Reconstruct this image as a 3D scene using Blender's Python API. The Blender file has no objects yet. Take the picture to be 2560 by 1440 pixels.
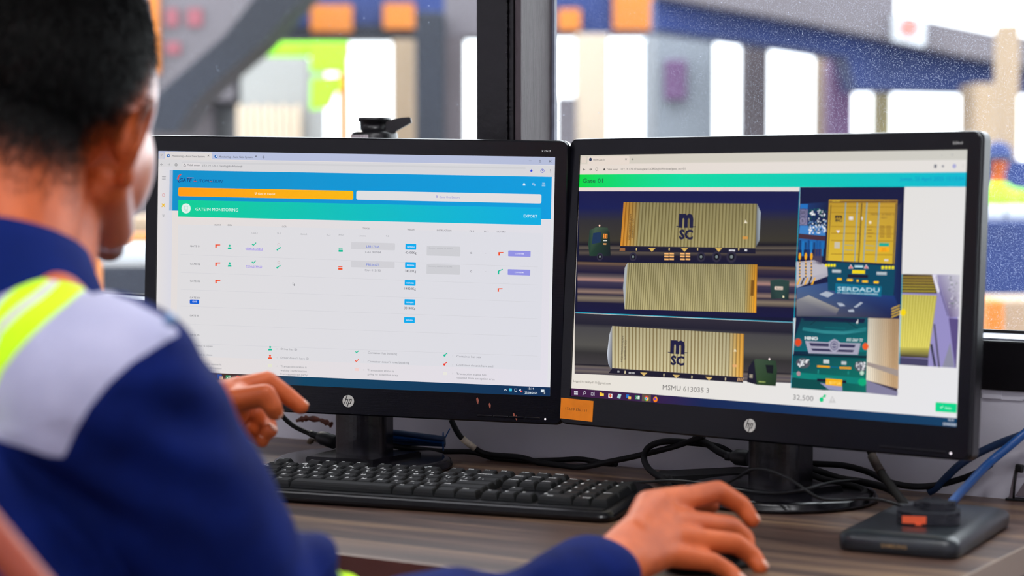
import bpy, bmesh, math, random
from mathutils import Vector, Matrix
import numpy as np
random.seed(7)
S = bpy.context.scene
C = S.collection
R = math.radians
# ---------------------------------------------------------------- camera, world, light, exposure
DZ = 0.75                       # height of the desk top
CAMH = 0.3501                   # camera above the desk top
PITCH = 0.0576
FPX = 5200.0                    # focal length in pixels of the 2560 px wide frame
cd = bpy.data.cameras.new('camera'); cam = bpy.data.objects.new('camera', cd); C.objects.link(cam)
cam.location = (0, 0, DZ + CAMH); cam.rotation_euler = (math.pi/2 - PITCH, 0, 0)
cd.sensor_width = 36; cd.lens = FPX/2560*36; cd.clip_start = .05; cd.clip_end = 400
cd.dof.use_dof = True; cd.dof.focus_distance = 2.36; cd.dof.aperture_fstop = 4.2
S.camera = cam
w = bpy.data.worlds.new('sky'); S.world = w; w.use_nodes = True
bg = w.node_tree.nodes['Background']; bg.inputs[0].default_value = (.88, .95, 1, 1); bg.inputs[1].default_value = 4.2
S.view_settings.view_transform = 'Standard'; S.view_settings.look = 'None'
S.view_settings.exposure = 0; S.view_settings.gamma = 1; S.view_settings.use_curve_mapping = False
S.cycles.max_bounces = 7; S.cycles.glossy_bounces = 3; S.cycles.use_adaptive_sampling = True; S.cycles.adaptive_threshold = .06; S.cycles.adaptive_min_samples = 20; S.cycles.transparent_max_bounces = 8
sd = bpy.data.lights.new('sun', 'SUN'); sd.energy = 1.6; sd.angle = R(8); sd.color = (1, .94, .85)
sun = bpy.data.objects.new('sun', sd); C.objects.link(sun); sun.rotation_euler = (R(52), 0, R(-160))
CEIL_W = 21.0                   # watts of each ceiling panel

# ---------------------------------------------------------------- helpers
def lin(c):
    c = [x/255 for x in c]
    return tuple(x/12.92 if x <= .04045 else ((x+.055)/1.055)**2.4 for x in c)
def mat(name, col, rough=.5, metal=0, spec=.5, bump=0, bscale=50, vary=0, vscale=8, coat=0, emit=None, sheen=0, sss=0, bdist=.002, stretch=None, srgb=True):
    m = bpy.data.materials.new(name); m.use_nodes = True
    nt = m.node_tree; b = nt.nodes['Principled BSDF']
    c = lin(col) if srgb else col
    b.inputs['Base Color'].default_value = (*c, 1); b.inputs['Roughness'].default_value = rough
    b.inputs['Metallic'].default_value = metal; b.inputs['Specular IOR Level'].default_value = spec
    if coat: b.inputs['Coat Weight'].default_value = coat; b.inputs['Coat Roughness'].default_value = .08
    if sheen: b.inputs['Sheen Weight'].default_value = sheen; b.inputs['Sheen Roughness'].default_value = .5
    if sss:
        b.inputs['Subsurface Weight'].default_value = sss; b.inputs['Subsurface Scale'].default_value = .006
        b.inputs['Subsurface Radius'].default_value = (1, .35, .2)
    if emit: b.inputs['Emission Color'].default_value = (*lin(emit[0]), 1); b.inputs['Emission Strength'].default_value = emit[1]
    tc = mp = None
    if bump or vary:
        tc = nt.nodes.new('ShaderNodeTexCoord'); mp = nt.nodes.new('ShaderNodeMapping'); nt.links.new(tc.outputs['Object'], mp.inputs[0])
        if stretch: mp.inputs['Scale'].default_value = stretch
    if bump:
        n = nt.nodes.new('ShaderNodeTexNoise'); n.inputs['Scale'].default_value = bscale; n.inputs['Detail'].default_value = 4
        bm_ = nt.nodes.new('ShaderNodeBump'); bm_.inputs['Strength'].default_value = bump; bm_.inputs['Distance'].default_value = bdist
        nt.links.new(mp.outputs[0], n.inputs['Vector']); nt.links.new(n.outputs['Fac'], bm_.inputs['Height']); nt.links.new(bm_.outputs[0], b.inputs['Normal'])
    if vary:
        n = nt.nodes.new('ShaderNodeTexNoise'); n.inputs['Scale'].default_value = vscale; n.inputs['Detail'].default_value = 5
        r = nt.nodes.new('ShaderNodeMapRange'); r.inputs[1].default_value = .3; r.inputs[2].default_value = .7; r.inputs[3].default_value = 1-vary; r.inputs[4].default_value = 1+vary
        mx = nt.nodes.new('ShaderNodeVectorMath'); mx.operation = 'SCALE'; mx.inputs[0].default_value = c
        nt.links.new(mp.outputs[0], n.inputs['Vector']); nt.links.new(n.outputs['Fac'], r.inputs[0]); nt.links.new(r.outputs[0], mx.inputs['Scale']); nt.links.new(mx.outputs[0], b.inputs['Base Color'])
    return m
def link(o, parent=None, M=None):
    C.objects.link(o)
    if parent is not None: o.parent = parent
    if M is not None: o.matrix_basis = M
    return o
def smooth(me, on=True):
    me.polygons.foreach_set('use_smooth', [on]*len(me.polygons)); me.update()
def mesh_obj(name, vs, fs, m, parent=None, M=None, sm=False, mi=None):
    me = bpy.data.meshes.new(name); me.from_pydata([tuple(v) for v in vs], [], fs); me.update()
    for x in (m if isinstance(m, (list, tuple)) else [m]): me.materials.append(x)
    if mi: me.polygons.foreach_set('material_index', mi)
    if sm: smooth(me)
    return link(bpy.data.objects.new(name, me), parent, M)
def bm_obj(name, bm, m, parent=None, M=None, sm=False):
    me = bpy.data.meshes.new(name); bmesh.ops.recalc_face_normals(bm, faces=bm.faces); bm.to_mesh(me); bm.free()
    for x in (m if isinstance(m, (list, tuple)) else [m]): me.materials.append(x)
    if sm: smooth(me)
    return link(bpy.data.objects.new(name, me), parent, M)
def tag(o, label=None, cat=None, group=None, kind=None):
    if label: o['label'] = label
    if cat: o['category'] = cat
    if group: o['group'] = group
    if kind: o['kind'] = kind
    return o
def thing(name, label, cat, M=None, group=None):
    o = bpy.data.objects.new(name, None); o.empty_display_size = .05; C.objects.link(o)
    if M is not None: o.matrix_basis = M
    return tag(o, label, cat, group)
def box(bm, lo, hi, bev=0, seg=2, mi=0, M=None):
    lo, hi = Vector(lo), Vector(hi); c = (lo+hi)/2; s = hi-lo
    r = bmesh.ops.create_cube(bm, size=1, matrix=Matrix.Translation(c) @ Matrix.Diagonal((*s, 1)))
    vs = r['verts']; fs = list({f for v in vs for f in v.link_faces})
    if bev:
        es = list({e for v in vs for e in v.link_edges})
        q = bmesh.ops.bevel(bm, geom=es, offset=bev, segments=seg, affect='EDGES', profile=.6)
        fs = list({f for v in q['verts'] for f in v.link_faces} | {f for f in fs if f.is_valid}); vs = list({v for f in fs for v in f.verts})
    for f in fs: f.material_index = mi
    if M is not None: bmesh.ops.transform(bm, matrix=M, verts=vs)
    return vs
def boxo(name, lo, hi, m, parent=None, M=None, bev=0, seg=2, sm=False):
    bm = bmesh.new(); box(bm, lo, hi, bev, seg); return bm_obj(name, bm, m, parent, M, sm)
def prism(bm, pts, z0, z1, mi=0, bev=0, M=None):      # polygon in xy extruded along z
    old = set(bm.verts)
    a = [bm.verts.new((p[0], p[1], z0)) for p in pts]; b = [bm.verts.new((p[0], p[1], z1)) for p in pts]; n = len(pts)
    fs = [bm.faces.new(a[::-1]), bm.faces.new(b)] + [bm.faces.new((a[i], a[(i+1) % n], b[(i+1) % n], b[i])) for i in range(n)]
    for f in fs: f.material_index = mi
    if bev:
        bmesh.ops.bevel(bm, geom=list(fs[1].edges), offset=bev, segments=2, affect='EDGES')
    if M is not None: bmesh.ops.transform(bm, matrix=M, verts=[v for v in bm.verts if v not in old])
def rrect(w, h, r, n=6, cx=0, cy=0):
    p = []
    for k, (sx, sy) in enumerate(((1, 1), (-1, 1), (-1, -1), (1, -1))):
        for i in range(n+1):
            a = math.pi/2*(k+i/n); p.append((cx+sx*(w/2-r)+r*math.cos(a), cy+sy*(h/2-r)+r*math.sin(a)))
    return p
def lathe(bm, prof, n=48, M=None, mi=0):
    rings = []
    for r, z in prof: rings.append([bm.verts.new((r*math.cos(2*math.pi*i/n), r*math.sin(2*math.pi*i/n), z)) for i in range(n)])
    for a, b in zip(rings, rings[1:]):
        for i in range(n):
            f = bm.faces.new((a[i], a[(i+1) % n], b[(i+1) % n], b[i])); f.material_index = mi; f.smooth = True
    f = bm.faces.new(rings[0][::-1]); f.material_index = mi; f = bm.faces.new(rings[-1]); f.material_index = mi
    if M is not None: bmesh.ops.transform(bm, matrix=M, verts=[v for r in rings for v in r])
def spline(P, n=8):
    P = [Vector(p) for p in P]; out = []
    for i in range(len(P)-1):
        p0 = P[max(i-1, 0)]; p1 = P[i]; p2 = P[i+1]; p3 = P[min(i+2, len(P)-1)]
        for k in range(n):
            t = k/n; out.append(.5*((2*p1)+(p2-p0)*t+(2*p0-5*p1+4*p2-p3)*t*t+(3*p1-p0-3*p2+p3)*t**3))
    out.append(P[-1]); return out
def tube(bm, P, r, n=10, mi=0, caps=True):
    P = [Vector(p) for p in P]; rs = r if isinstance(r, (list, tuple)) else [r]*len(P); rings = []; prev = None
    for i, p in enumerate(P):
        t = (P[min(i+1, len(P)-1)]-P[max(i-1, 0)]).normalized()
        if prev is None: u = t.orthogonal().normalized()
        else: u = (prev-t*prev.dot(t)).normalized()
        prev = u; v = t.cross(u)
        rings.append([bm.verts.new(p+(u*math.cos(2*math.pi*k/n)+v*math.sin(2*math.pi*k/n))*rs[i]) for k in range(n)])
    for a, b in zip(rings, rings[1:]):
        for i in range(n):
            f = bm.faces.new((a[i], a[(i+1) % n], b[(i+1) % n], b[i])); f.smooth = True; f.material_index = mi
    if caps: bm.faces.new(rings[0][::-1]).material_index = mi; bm.faces.new(rings[-1]).material_index = mi
# a point of the room seen at (px, py) of the 2560 x 1440 frame: at distance Y ahead, or at height z above the desk
_f = Vector((0, math.cos(PITCH), -math.sin(PITCH))); _u = Vector((0, math.sin(PITCH), math.cos(PITCH))); _x = Vector((1, 0, 0))
CAM = Vector((0, 0, DZ+CAMH))
def ray(px, py): return _f + _x*((px-1280)/FPX) - _u*((py-720)/FPX)
def at(px, py, Y): r = ray(px, py); return CAM + r*(Y/r.y)
def onz(px, py, z=0): r = ray(px, py); return CAM + r*((z-CAMH)/r.z)
# text as flat glyph meshes
_tc = bpy.data.curves.new('glyphs', 'FONT'); _to = bpy.data.objects.new('glyphs', _tc); C.objects.link(_to)
_cache = {}
def glyphs(s, bold=0.0, shear=0.0):
    k = (s, bold, shear)
    if k in _cache: return _cache[k]
    _tc.body = s; _tc.size = 1; _tc.offset = bold; _tc.shear = shear; _tc.resolution_u = 2
    bpy.context.view_layer.update()
    e = _to.evaluated_get(bpy.context.evaluated_depsgraph_get()); me = e.to_mesh()
    vs = [(v.co.x, v.co.y) for v in me.vertices]; fs = [tuple(p.vertices) for p in me.polygons]; e.to_mesh_clear()
    if vs:
        x0 = min(v[0] for v in vs); x1 = max(v[0] for v in vs)
    else: x0, x1 = 0, 1
    _cache[k] = (vs, fs, x0, x1); return _cache[k]
CAP = .73
# ---------------------------------------------------------------- the room
WA = Vector((.125, 2.435, DZ)); WANG = math.atan2(-.521, .854)
ROOM = Matrix.Translation((WA.x, WA.y, 0)) @ Matrix.Rotation(WANG, 4, 'Z')   # x along the window wall, +y outdoors, z up from the floor
wall_m = mat('painted_wall', (216, 213, 222), .75, vary=.12, vscale=5, bump=.25, bscale=60)
floor_m = mat('floor_tiles', (120, 112, 105), .4, vary=.15, vscale=3)
ceil_m = mat('ceiling_white', (215, 215, 212), .8)
steel_dark = mat('dark_painted_frame', (14, 11, 15), .32, vary=.3, vscale=60, bump=.5, bscale=90, bdist=.001)
steel_brown = steel_dark
X0, X1, YB, ZC = -2.4, 2.1, -4.2, 2.75
WX0, WX1, WZ0, WZ1 = -1.9, 1.5, DZ+.115, DZ+1.5
def st(name, lo, hi, m, bev=0):
    o = boxo(name, lo, hi, m, None, ROOM, bev); o['kind'] = 'structure'; return o
st('floor', (X0-.1, YB-.1, -.1), (X1+.1, .12, 0), floor_m)
st('ceiling', (X0-.1, YB-.1, ZC), (X1+.1, .12, ZC+.1), ceil_m)
st('wall_left', (X0-.1, YB, 0), (X0, .12, ZC), wall_m)
st('wall_right', (X1, YB, 0), (X1+.1, .12, ZC), wall_m)
st('wall_back', (X0, YB-.1, 0), (X1, YB, ZC), wall_m)
bm = bmesh.new()
# window wall: an opening between WX0..WX1, WZ0..WZ1, plaster edge a little uneven under the frame
box(bm, (X0, 0, 0), (X1, .10, WZ0)); box(bm, (X0, 0, WZ1), (X1, .10, ZC)); box(bm, (X0, 0, WZ0), (WX0, .10, WZ1)); box(bm, (WX1, 0, WZ0), (X1, .10, WZ1))
xx = .2
while xx < 1.0:
    l = random.uniform(.01, .03); d = random.uniform(.0008, .004)
    box(bm, (xx, -d, WZ0-random.uniform(.003, .010)), (xx+l, .0, WZ0+.001)); xx += l*.9
o = bm_obj('wall_front', bm, wall_m, None, ROOM); o['kind'] = 'structure'
# window 1 (left of the mullion) and window 2 (right): frame, glass
FD = .08
MX0, MX1 = -.1945, -.1345
glass = bpy.data.materials.new('dusty_glass'); glass.use_nodes = True; nt = glass.node_tree
for n in list(nt.nodes): nt.nodes.remove(n)
N = nt.nodes.new; L = nt.links.new
out = N('ShaderNodeOutputMaterial'); tr = N('ShaderNodeBsdfTransparent'); gl = N('ShaderNodeBsdfGlossy'); gl.inputs['Roughness'].default_value = .02
lw = N('ShaderNodeLayerWeight'); lw.inputs[0].default_value = .12; m1 = N('ShaderNodeMixShader'); L(lw.outputs['Fresnel'], m1.inputs[0]); L(tr.outputs[0], m1.inputs[1]); L(gl.outputs[0], m1.inputs[2])
dif = N('ShaderNodeBsdfDiffuse'); dif.inputs[0].default_value = (.75, .8, .95, 1); tl = N('ShaderNodeBsdfTranslucent'); tl.inputs[0].default_value = (.62, .68, .86, 1); ds = N('ShaderNodeMixShader'); ds.inputs[0].default_value = .75; L(dif.outputs[0], ds.inputs[1]); L(tl.outputs[0], ds.inputs[2])
tc = N('ShaderNodeTexCoord')
n1 = N('ShaderNodeTexNoise'); n1.inputs['Scale'].default_value = 5; n1.inputs['Detail'].default_value = 6; L(tc.outputs['Object'], n1.inputs['Vector'])
n2 = N('ShaderNodeTexNoise'); n2.inputs['Scale'].default_value = 760; n2.inputs['Detail'].default_value = 2; L(tc.outputs['Object'], n2.inputs['Vector'])
sx = N('ShaderNodeSeparateXYZ'); L(tc.outputs['Object'], sx.inputs[0])
dr = N('ShaderNodeMapRange'); dr.inputs[1].default_value = -.3; dr.inputs[2].default_value = .35; dr.inputs[3].default_value = .08; dr.inputs[4].default_value = 1; L(sx.outputs['X'], dr.inputs[0])   # the right pane is the dustier
r2 = N('ShaderNodeMapRange'); r2.inputs[1].default_value = .63; r2.inputs[2].default_value = .74; r2.inputs[3].default_value = 0; r2.inputs[4].default_value = .5; L(n2.outputs['Fac'], r2.inputs[0])
r1 = N('ShaderNodeMapRange'); r1.inputs[1].default_value = .35; r1.inputs[2].default_value = .7; r1.inputs[3].default_value = .002; r1.inputs[4].default_value = .009; L(n1.outputs['Fac'], r1.inputs[0])
vo = N('ShaderNodeTexVoronoi'); vo.inputs['Scale'].default_value = 55; L(tc.outputs['Object'], vo.inputs['Vector'])
v2 = N('ShaderNodeMath'); v2.operation = 'LESS_THAN'; v2.inputs[1].default_value = .045; L(vo.outputs['Distance'], v2.inputs[0])
vd = N('ShaderNodeTexVoronoi'); vd.inputs['Scale'].default_value = 820; L(tc.outputs['Object'], vd.inputs['Vector']); d1 = N('ShaderNodeMapRange'); d1.inputs[1].default_value = .16; d1.inputs[2].default_value = .40; d1.inputs[3].default_value = .3; d1.inputs[4].default_value = 0; L(vd.outputs['Distance'], d1.inputs[0])
sc = N('ShaderNodeSeparateColor'); L(vd.outputs['Color'], sc.inputs[0]); d2 = N('ShaderNodeMath'); d2.operation = 'GREATER_THAN'; d2.inputs[1].default_value = .62; L(sc.outputs[0], d2.inputs[0]); d3 = N('ShaderNodeMath'); d3.operation = 'MULTIPLY'; L(d1.outputs[0], d3.inputs[0]); L(d2.outputs[0], d3.inputs[1])
mu = N('ShaderNodeMath'); mu.operation = 'MULTIPLY'; L(d3.outputs[0], mu.inputs[0]); L(dr.outputs[0], mu.inputs[1])
mv = N('ShaderNodeMath'); mv.operation = 'MULTIPLY'; mv.inputs[1].default_value = .3; L(v2.outputs[0], mv.inputs[0])
ad = N('ShaderNodeMath'); ad.operation = 'ADD'; L(mu.outputs[0], ad.inputs[0]); L(r1.outputs[0], ad.inputs[1])
ad2 = N('ShaderNodeMath'); ad2.operation = 'ADD'; L(ad.outputs[0], ad2.inputs[0]); L(mv.outputs[0], ad2.inputs[1])
m2 = N('ShaderNodeMixShader'); L(ad2.outputs[0], m2.inputs[0]); L(m1.outputs[0], m2.inputs[1]); L(ds.outputs[0], m2.inputs[2]); L(m2.outputs[0], out.inputs[0])
rail_w = mat('scratched_daylit_sill', (150, 155, 170), .3, metal=.4, vary=.35, vscale=90, stretch=(1, 6, 1))  # rail top coloured pale for the daylight it catches
bead = mat('pale_glass_bead', (120, 124, 140), .4, vary=.2, vscale=70)
for k, (a, b) in enumerate(((WX0, MX0), (MX1, WX1))):
    win = bpy.data.objects.new('window_%d' % (k+1), None); link(win, None, ROOM); win['kind'] = 'structure'
    # the frame is one mesh per window: bottom rail, top rail and jamb; the mullion belongs to window 1
    bm = bmesh.new(); box(bm, (a, -.006, WZ0), (b, FD, DZ+.168), .002); box(bm, (a, -.006, WZ1-.05), (b, FD, WZ1), .002)
    if k == 0: box(bm, (WX0, -.006, WZ0), (WX0+.05, FD, WZ1), .002)
    else: box(bm, (WX1-.05, -.006, WZ0), (WX1, FD, WZ1), .002)
    bm_obj('window_frame', bm, steel_dark, win)
    if k == 0:
        bm = bmesh.new(); box(bm, (MX0, -.004, WZ0), (MX1-.016, FD, WZ1), .0015); box(bm, (MX1-.0155, -.002, WZ0), (MX1-.009, FD, WZ1), .001)
        for q in range(300):
            z = random.uniform(WZ0+.1, WZ1); s = random.uniform(.0004, .0009); box(bm, (MX1-.0165-s, -.006, z), (MX1-.0155, -.003, z+s*3))
        bm_obj('mullion', bm, steel_dark, win)
        m_br = mat('worn_brown_daylit', (72, 62, 66), .42, vary=.22, vscale=40, stretch=(1, 8, .35), bump=.4, bscale=120)  # side face coloured paler than the front for the daylight falling on it
        boxo('mullion_side', (MX1-.0085, .001, WZ0), (MX1, FD, WZ1), m_br, win, bev=.001)
        boxo('glass_bead', (MX1, FD-.006, WZ0), (MX1+.004, FD, WZ1), bead, win)
    boxo('sill_top', (a+.001, .0, DZ+.168), (b-.001, FD+.02, DZ+.170), rail_w, win)
    boxo('sealant', (a+.001, FD-.006, DZ+.170), (b-.001, FD, DZ+.173), mat('black_sealant', (25, 22, 20), .5, vary=.4, vscale=200), win)
    boxo('pane', (a+.001 if k == 0 else a+.0, FD, WZ0+.0545), (b-.001, FD+.004, WZ1-.049), glass, win)
# ceiling panels
lamp_m = mat('lamp_diffuser', (255, 255, 255), .5, emit=((255, 250, 242), 4))
for i, (x, y, wx, wy) in enumerate(((.75, -1.15, 1.2, .3), (1.1, -3.0, 1.2, .3), (-.9, -3.1, 1.2, .3))):
    t = thing('ceiling_light', ['long white ceiling light panel nearest the window wall', 'long white ceiling light panel at the back right of the room', 'long white ceiling light panel at the back left of the room'][i], 'ceiling light', ROOM @ Matrix.Translation((x, y, ZC)))
    bm = bmesh.new(); box(bm, (-wx/2-.02, -wy/2-.02, -.05), (wx/2+.02, wy/2+.02, 0), .004); bm_obj('housing', bm, ceil_m, t)
    boxo('diffuser', (-wx/2, -wy/2, -.054), (wx/2, wy/2, -.0505), lamp_m, t)
    ld = bpy.data.lights.new('lamp_light', 'AREA'); ld.shape = 'RECTANGLE'; ld.size = wx; ld.size_y = wy; ld.energy = CEIL_W*[.8,1.2,1.3][i]; ld.color = (.93, .95, 1)
    lo = bpy.data.objects.new('lamp_light', ld); link(lo, t, Matrix.Translation((0, 0, -.06)))
# ---------------------------------------------------------------- desk
wood = bpy.data.materials.new('walnut_laminate'); wood.use_nodes = True; nt = wood.node_tree; N = nt.nodes.new; L = nt.links.new; b = nt.nodes['Principled BSDF']
tc = N('ShaderNodeTexCoord'); mp = N('ShaderNodeMapping'); mp.inputs['Scale'].default_value = (1.1, 16, 1); L(tc.outputs['Object'], mp.inputs[0])
n1 = N('ShaderNodeTexNoise'); n1.inputs['Scale'].default_value = 2.2; n1.inputs['Detail'].default_value = 8; n1.inputs['Distortion'].default_value = .6; L(mp.outputs[0], n1.inputs['Vector'])
cr = N('ShaderNodeValToRGB'); e = cr.color_ramp.elements; e[0].position = .32; e[0].color = (*lin((60, 43, 38)), 1); e[1].position = .68; e[1].color = (*lin((136, 108, 82)), 1)
q = e.new(.5); q.color = (*lin((94, 71, 61)), 1)
L(n1.outputs['Fac'], cr.inputs[0]); L(cr.outputs[0], b.inputs['Base Color']); b.inputs['Roughness'].default_value = .38
edge_m = mat('dark_edge_strip', (82, 40, 32), .45, vary=.2, vscale=12)
desk_front = -.628; DX1 = .573; DX0 = -2.0
t = thing('desk', 'walnut laminate desk under the two screens against the window wall', 'desk', ROOM @ Matrix.Translation((0, -.3, 0)))
boxo('desktop', (DX0, desk_front+.3+.002, DZ-.025), (DX1-.002, .298, DZ), wood, t, bev=.001)
boxo('edge_band', (DX0, desk_front+.3, DZ-.0255), (DX1, desk_front+.3+.002, DZ-.0002), edge_m, t)
boxo('edge_band', (DX1-.002, desk_front+.3+.002, DZ-.0255), (DX1, .298, DZ-.0002), mat('pale_edge_strip', (150, 130, 112), .45), t)
for x in (DX0+.03, -.75, DX1-.06): boxo('side_panel', (x, desk_front+.33, 0), (x+.02, .28, DZ-.0255), wood, t)
boxo('back_panel', (DX0+.05, .2, .3), (-.7505, .215, DZ-.0255), wood, t); boxo('back_panel', (-.7295, .2, .3), (DX1-.0605, .215, DZ-.0255), wood, t)
# ---------------------------------------------------------------- screens
SW, SH = .4766, .2681
def solve8(src, dst):
    A = []; B = []
    for (x, y), (u, v) in zip(src, dst):
        A.append([x, y, 1, 0, 0, 0, -u*x, -u*y]); B.append(u); A.append([0, 0, 0, x, y, 1, -v*x, -v*y]); B.append(v)
    return np.append(np.linalg.solve(np.array(A, float), np.array(B, float)), 1).reshape(3, 3)
class Screen:      # a picture drawn on the flat display; z steps are 20 micrometres
    def __init__(s, quad):
        s.H = solve8(quad, [(-SW/2, SH/2), (SW/2, SH/2), (SW/2, -SH/2), (-SW/2, -SH/2)]); s.v = []; s.f = []; s.c = []; s.z = 0
        s.scale = SW/((quad[1][0]-quad[0][0]+quad[2][0]-quad[3][0])/2); s.vs = SH/((quad[2][1]-quad[1][1]+quad[3][1]-quad[0][1])/2)
    def P(s, x, y): q = s.H @ np.array([x, y, 1]); return (q[0]/q[2], q[1]/q[2])
    def lay(s, n): s.z = n*.00002; return s
    def raw(s, pts, cols):
        k = len(s.v); s.v += [(min(max(p[0], -SW/2), SW/2), min(max(p[1], -SH/2), SH/2), s.z) for p in pts]; s.f.append(tuple(range(k, k+len(pts))))
        if not isinstance(cols[0], (tuple, list)): cols = [cols]*len(pts)
        s.c += [(*lin(c), 1) for c in cols]
    def poly(s, pts, c): s.raw([s.P(*p) for p in pts][::-1], c if not isinstance(c[0], (tuple, list)) else c[::-1])
    def rect(s, x0, y0, x1, y1, c, c2=None, r=0, vert=False):     # measured corners, upright on the display; c2: colour at the right (or bottom) end
        a = s.P(x0, y0); b = s.P(x1, y1); c2 = c2 or c
        if r:
            r *= s.scale; w, h = b[0]-a[0], a[1]-b[1]; pts = rrect(w, h, min(r, h/2-1e-6), 3, (a[0]+b[0])/2, (a[1]+b[1])/2)
            s.raw(pts, [tuple(c[i]+(c2[i]-c[i])*(p[0]-a[0])/w for i in range(3)) for p in pts])
        elif vert: s.raw([(a[0], b[1]), (b[0], b[1]), (b[0], a[1]), (a[0], a[1])], [c2, c2, c, c])
        else: s.raw([(a[0], b[1]), (b[0], b[1]), (b[0], a[1]), (a[0], a[1])], [c, c2, c2, c])
    def disc(s, x, y, r, c, n=20, r2=None):
        o = s.P(x, y); R_ = r*s.scale*1.0
        s.raw([(o[0]+R_*math.cos(2*math.pi*i/n), o[1]+(r2*s.scale if r2 else R_)*math.sin(2*math.pi*i/n)) for i in range(n)], c)
    def ring(s, x, y, r, c, wd=1, n=16):
        o = s.P(x, y); a = r*s.scale; b = (r-wd)*s.scale
        for i in range(n):
            o4 = math.pi/4 if n == 4 else 0; t0, t1 = 2*math.pi*i/n+o4, 2*math.pi*(i+1)/n+o4
            s.raw([(o[0]+a*math.cos(t0), o[1]+a*math.sin(t0)), (o[0]+a*math.cos(t1), o[1]+a*math.sin(t1)), (o[0]+b*math.cos(t1), o[1]+b*math.sin(t1)), (o[0]+b*math.cos(t0), o[1]+b*math.sin(t0))], c)
    def line(s, x0, y0, x1, y1, c, wd=1):
        a = Vector(s.P(x0, y0)); b = Vector(s.P(x1, y1)); n = (b-a).normalized(); n = Vector((-n.y, n.x))*wd*s.scale/2
        s.raw([a-n, b-n, b+n, a+n], c)
    def text(s, t, x0, x1, yb, cap, c, bold=0, shear=0, vert=False):   # starts at (x0, yb) baseline, runs to x1, cap height in frame pixels
        vs, fs, g0, g1 = glyphs(t, bold, shear); a = s.P(x0, yb); b = s.P(x1, yb); kx = (b[0]-a[0])/(g1-g0); ky = cap*s.vs/CAP
        k = len(s.v)
        if vert: kx = ky; s.v += [(a[0]-y*ky, a[1]+(x-g0)*kx, s.z) for x, y in vs]
        else: s.v += [(a[0]+(x-g0)*kx, a[1]+y*ky, s.z) for x, y in vs]
        for f in fs: s.f.append(tuple(k+i for i in f))
        s.tc = getattr(s, 'tc', []); s.c += [(*lin(c), 1)]*len(vs)
    def obj(s, name, m, parent, M):
        o = mesh_obj(name, s.v, s.f, m, parent, M); ca = o.data.color_attributes.new('picture', 'FLOAT_COLOR', 'POINT')
        ca.data.foreach_set('color', np.array(s.c, 'f').ravel()); return o
disp = bpy.data.materials.new('lit_display'); disp.use_nodes = True; nt = disp.node_tree; b = nt.nodes['Principled BSDF']
at_ = nt.nodes.new('ShaderNodeVertexColor'); at_.layer_name = 'picture'; nt.links.new(at_.outputs[0], b.inputs['Emission Color']); b.inputs['Emission Strength'].default_value = 1.0
b.inputs['Base Color'].default_value = (.006, .006, .008, 1); b.inputs['Roughness'].default_value = .45; b.inputs['Specular IOR Level'].default_value = .08
G, RD, BL, GY = (0, 190, 150), (240, 80, 40), (0, 170, 236), (120, 120, 128)
def check(s, x, y, k, c): s.poly([(x-6*k, y), (x-4*k, y-2*k), (x-1.5*k, y+.8*k), (x+4.5*k, y-5*k), (x+6*k, y-3.4*k), (x-1.5*k, y+4*k)], c)
def man(s, x, y, c): s.disc(x, y-3.6, 2.6, c, 12); s.poly([(x-4.5, y+5), (x-4.5, y+2), (x-3, y+.4), (x+3, y+.4), (x+4.5, y+2), (x+4.5, y+5)], c)
def gun(s, x, y, c, up=0): s.poly([(x, y-3.6), (x+3.5, y-3.6), (x+3.5, y+5), (x, y+5)], c); s.poly([(x, y-3.6), (x+12.5, y-3.6-up), (x+12.5, y-1.2-up), (x, y-.8)], c)
def seal(s, x, y, c): s.disc(x-3, y+2.4, 2.2, c, 10); s.line(x-3, y+2.4, x+4, y-3, c, 2); s.disc(x+4, y-2.6, 1.8, c, 8)
def key(s, x, y, c, k=1): s.disc(x-2*k, y+2*k, 2.7*k, c, 12); s.line(x-1*k, y+1*k, x+4*k, y-4*k, c, 1.6*k); s.poly([(x+1.5*k, y-2.5*k), (x+5*k, y-5*k), (x+5*k, y-.5*k)], c)
def card(s, x, y, c): s.rect(x-5.3, y-4.2, x+5.3, y-2, c, r=.8); s.rect(x-5.3, y-.8, x+5.3, y+4.6, c, r=.8)
def chrome(s, x, y, r):
    o = s.P(x, y); n = 24
    for i in range(n):
        t0, t1 = 2*math.pi*i/n, 2*math.pi*(i+1)/n; c = ((225, 60, 45), (40, 165, 80), (250, 200, 40))[int(((i/n)+.92) % 1*3)]
        a = r*s.scale; s.raw([(o[0], o[1]), (o[0]+a*math.cos(t0), o[1]+a*math.sin(t0)), (o[0]+a*math.cos(t1), o[1]+a*math.sin(t1))], c)
    s.z += .00002; s.disc(x, y, r*.48, (245, 245, 245), 14); s.z += .00002; s.disc(x, y, r*.36, (60, 120, 230), 14); s.z -= .00004
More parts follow.
